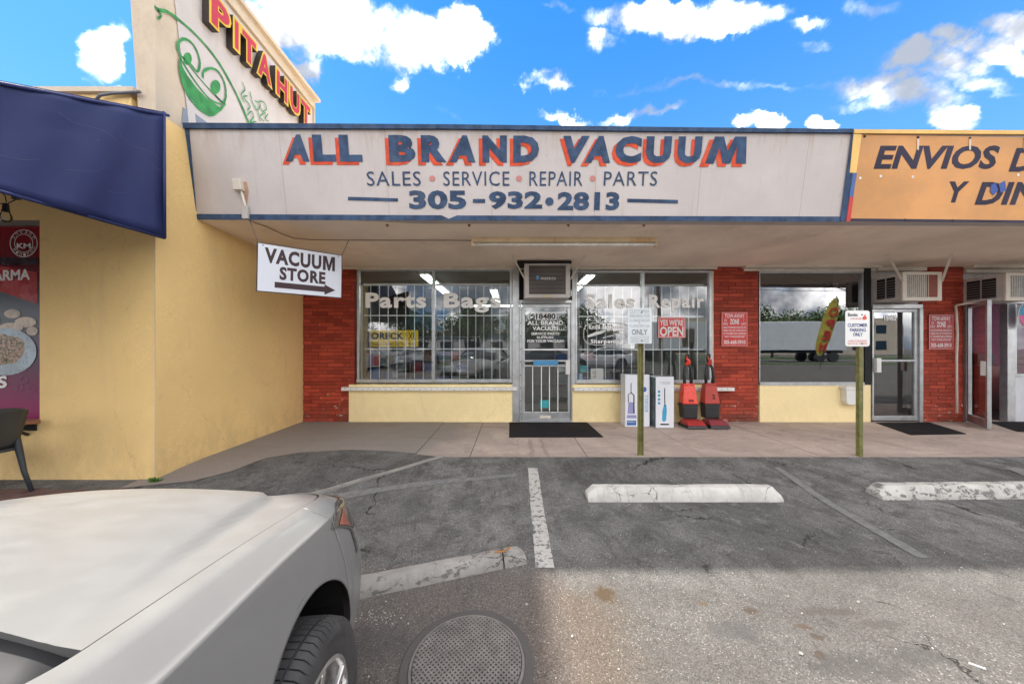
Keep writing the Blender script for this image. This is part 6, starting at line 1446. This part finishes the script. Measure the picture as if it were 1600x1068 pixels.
def leafy(name, label, x, y, h_, r_, nl=3500, trunk=.18):
    T = thing(name, label, 'tree', (x, y, 0), 0, 'trees across the road'); rn = random.Random(int(x*10+y))
    g = MB(); g.tube([(0, 0, 0), (.1, .05, h_*.3), (-.05, .1, h_*.55), (.1, 0, h_*.8)], [trunk, trunk*.8, trunk*.6, trunk*.3], 8)
    for k in range(6): a_ = k*1.05; g.tube([(0, .05, h_*.45), (cos(a_)*r_*.4, sin(a_)*r_*.4, h_*.65), (cos(a_)*r_*.7, sin(a_)*r_*.7, h_*.82)], [trunk*.5, trunk*.3, trunk*.12], 6)
    g.build('trunk', M['bark'], T, world=False, smooth=True)
    cl = [(rn.uniform(-.7, .7)*r_, rn.uniform(-.7, .7)*r_, h_*rn.uniform(.5, .92), r_*rn.uniform(.3, .5)) for _ in range(14)]; g = MB()
    for _ in range(nl):
        cx_, cy_, cz_, cr_2 = rn.choice(cl); d = Vector((rn.gauss(0, 1), rn.gauss(0, 1), rn.gauss(0, .8))).normalized()*cr_2*rn.random()**.4; c0 = Vector((cx_, cy_, cz_))+d; a = Vector((rn.gauss(0, 1), rn.gauss(0, 1), rn.gauss(0, 1))).normalized()*.16; b_ = a.cross(Vector((rn.gauss(0, 1), rn.gauss(0, 1), 1))).normalized()*.1
        g.quad(c0-a, c0+b_, c0+a, c0-b_)
    g.build('crown', M['leaf'], T, world=False); return T
for i, (x, y, h_, r_) in enumerate([(-14, -33, 6.5, 4.2), (-6, -35, 6.0, 4.5), (2, -34, 6.2, 4.0), (10, -35, 6.8, 4.5), (-24, -34, 7, 4.5), (36, -34, 7, 4), (-3, -17.2, 5.5, 1.8), (46, -36, 7, 4.6)]):
    leafy('broadleaf_tree', ['broad green tree left of the far white building', 'broad green tree before the far white building, near its middle', 'round green tree straight across the road', 'broad green tree across the road behind the trailer nose', 'tall green tree at the far left across the road', 'tall green tree before the two storey block', 'small slim tree on the near verge', 'green tree at the far right across the road'][i], x, y, h_, r_)
for i, (x, y) in enumerate([(13.2, -17.2), (-18, -17.2), (42, -17.0)]):
    T = thing('utility_pole', ['leaning wooden utility pole nearest the trailer', 'leaning wooden utility pole left of the parked cars', 'leaning wooden utility pole at the far right'][i], 'utility pole', (x, y, 0), 0, 'utility poles along the road')
    g = MB(); g.tube([(0, 0, 0), (-.5, 0, 9.5)], [.17, .11], 10); g.build('pole', M['bark'], T, world=False); g = MB(); g.bar((-1.6, 0, 8.9), (.7, 0, 8.9), .1); g.build('crossarm', M['bark'], T, world=False)
g = MB()
for z in (8.95, 7.6):
    for (a, b_) in ((-18, 13.2), (13.2, 42)):
        g.tube([(a-.5+(b_-a)*i/12, -17.2, z-1.2*4*(i/12)*(1-i/12)) for i in range(13)], .02, 4)
tag(g.build('power_lines', M['cable']), 'power lines sagging between the utility poles', 'power line')
T = thing('feather_flag', 'yellow feather flag lettered OPEN on the verge', 'flag', (21.5, -10.5, 0))
g = MB(); g.tube([(20.9, -10.52, 0), (21.2, -10.52, 1.2), (21.9, -10.52, 3.4), (22.2, -10.52, 4.6), (22.1, -10.52, 4.9)], .025, 6); g.build('pole', M['black'], T)
g = MB(); g.grid([[(20.6+.30*z-(w-.5)*q_, -10.5+.03*sin(z*4), z) for w in (0, .25, .5, .75, 1)] for z, q_ in ((.9, .25), (1.4, .8), (2.2, 1.0), (3, 1.05), (3.8, .95), (4.4, .6), (4.8, .15))]); g.build('flag', mat('flag_yellow', (.50, .40, .06), .7), T, solid=.004)
for k, ch in enumerate('OPEN'): text(ch, 'lettering', M['signred'], T, (20.6+.30*(3.8-k*.8)+.28, -10.44, 3.55-k*.8), (-.55, 0, 0), (.15, 0, .6), bold=.03)
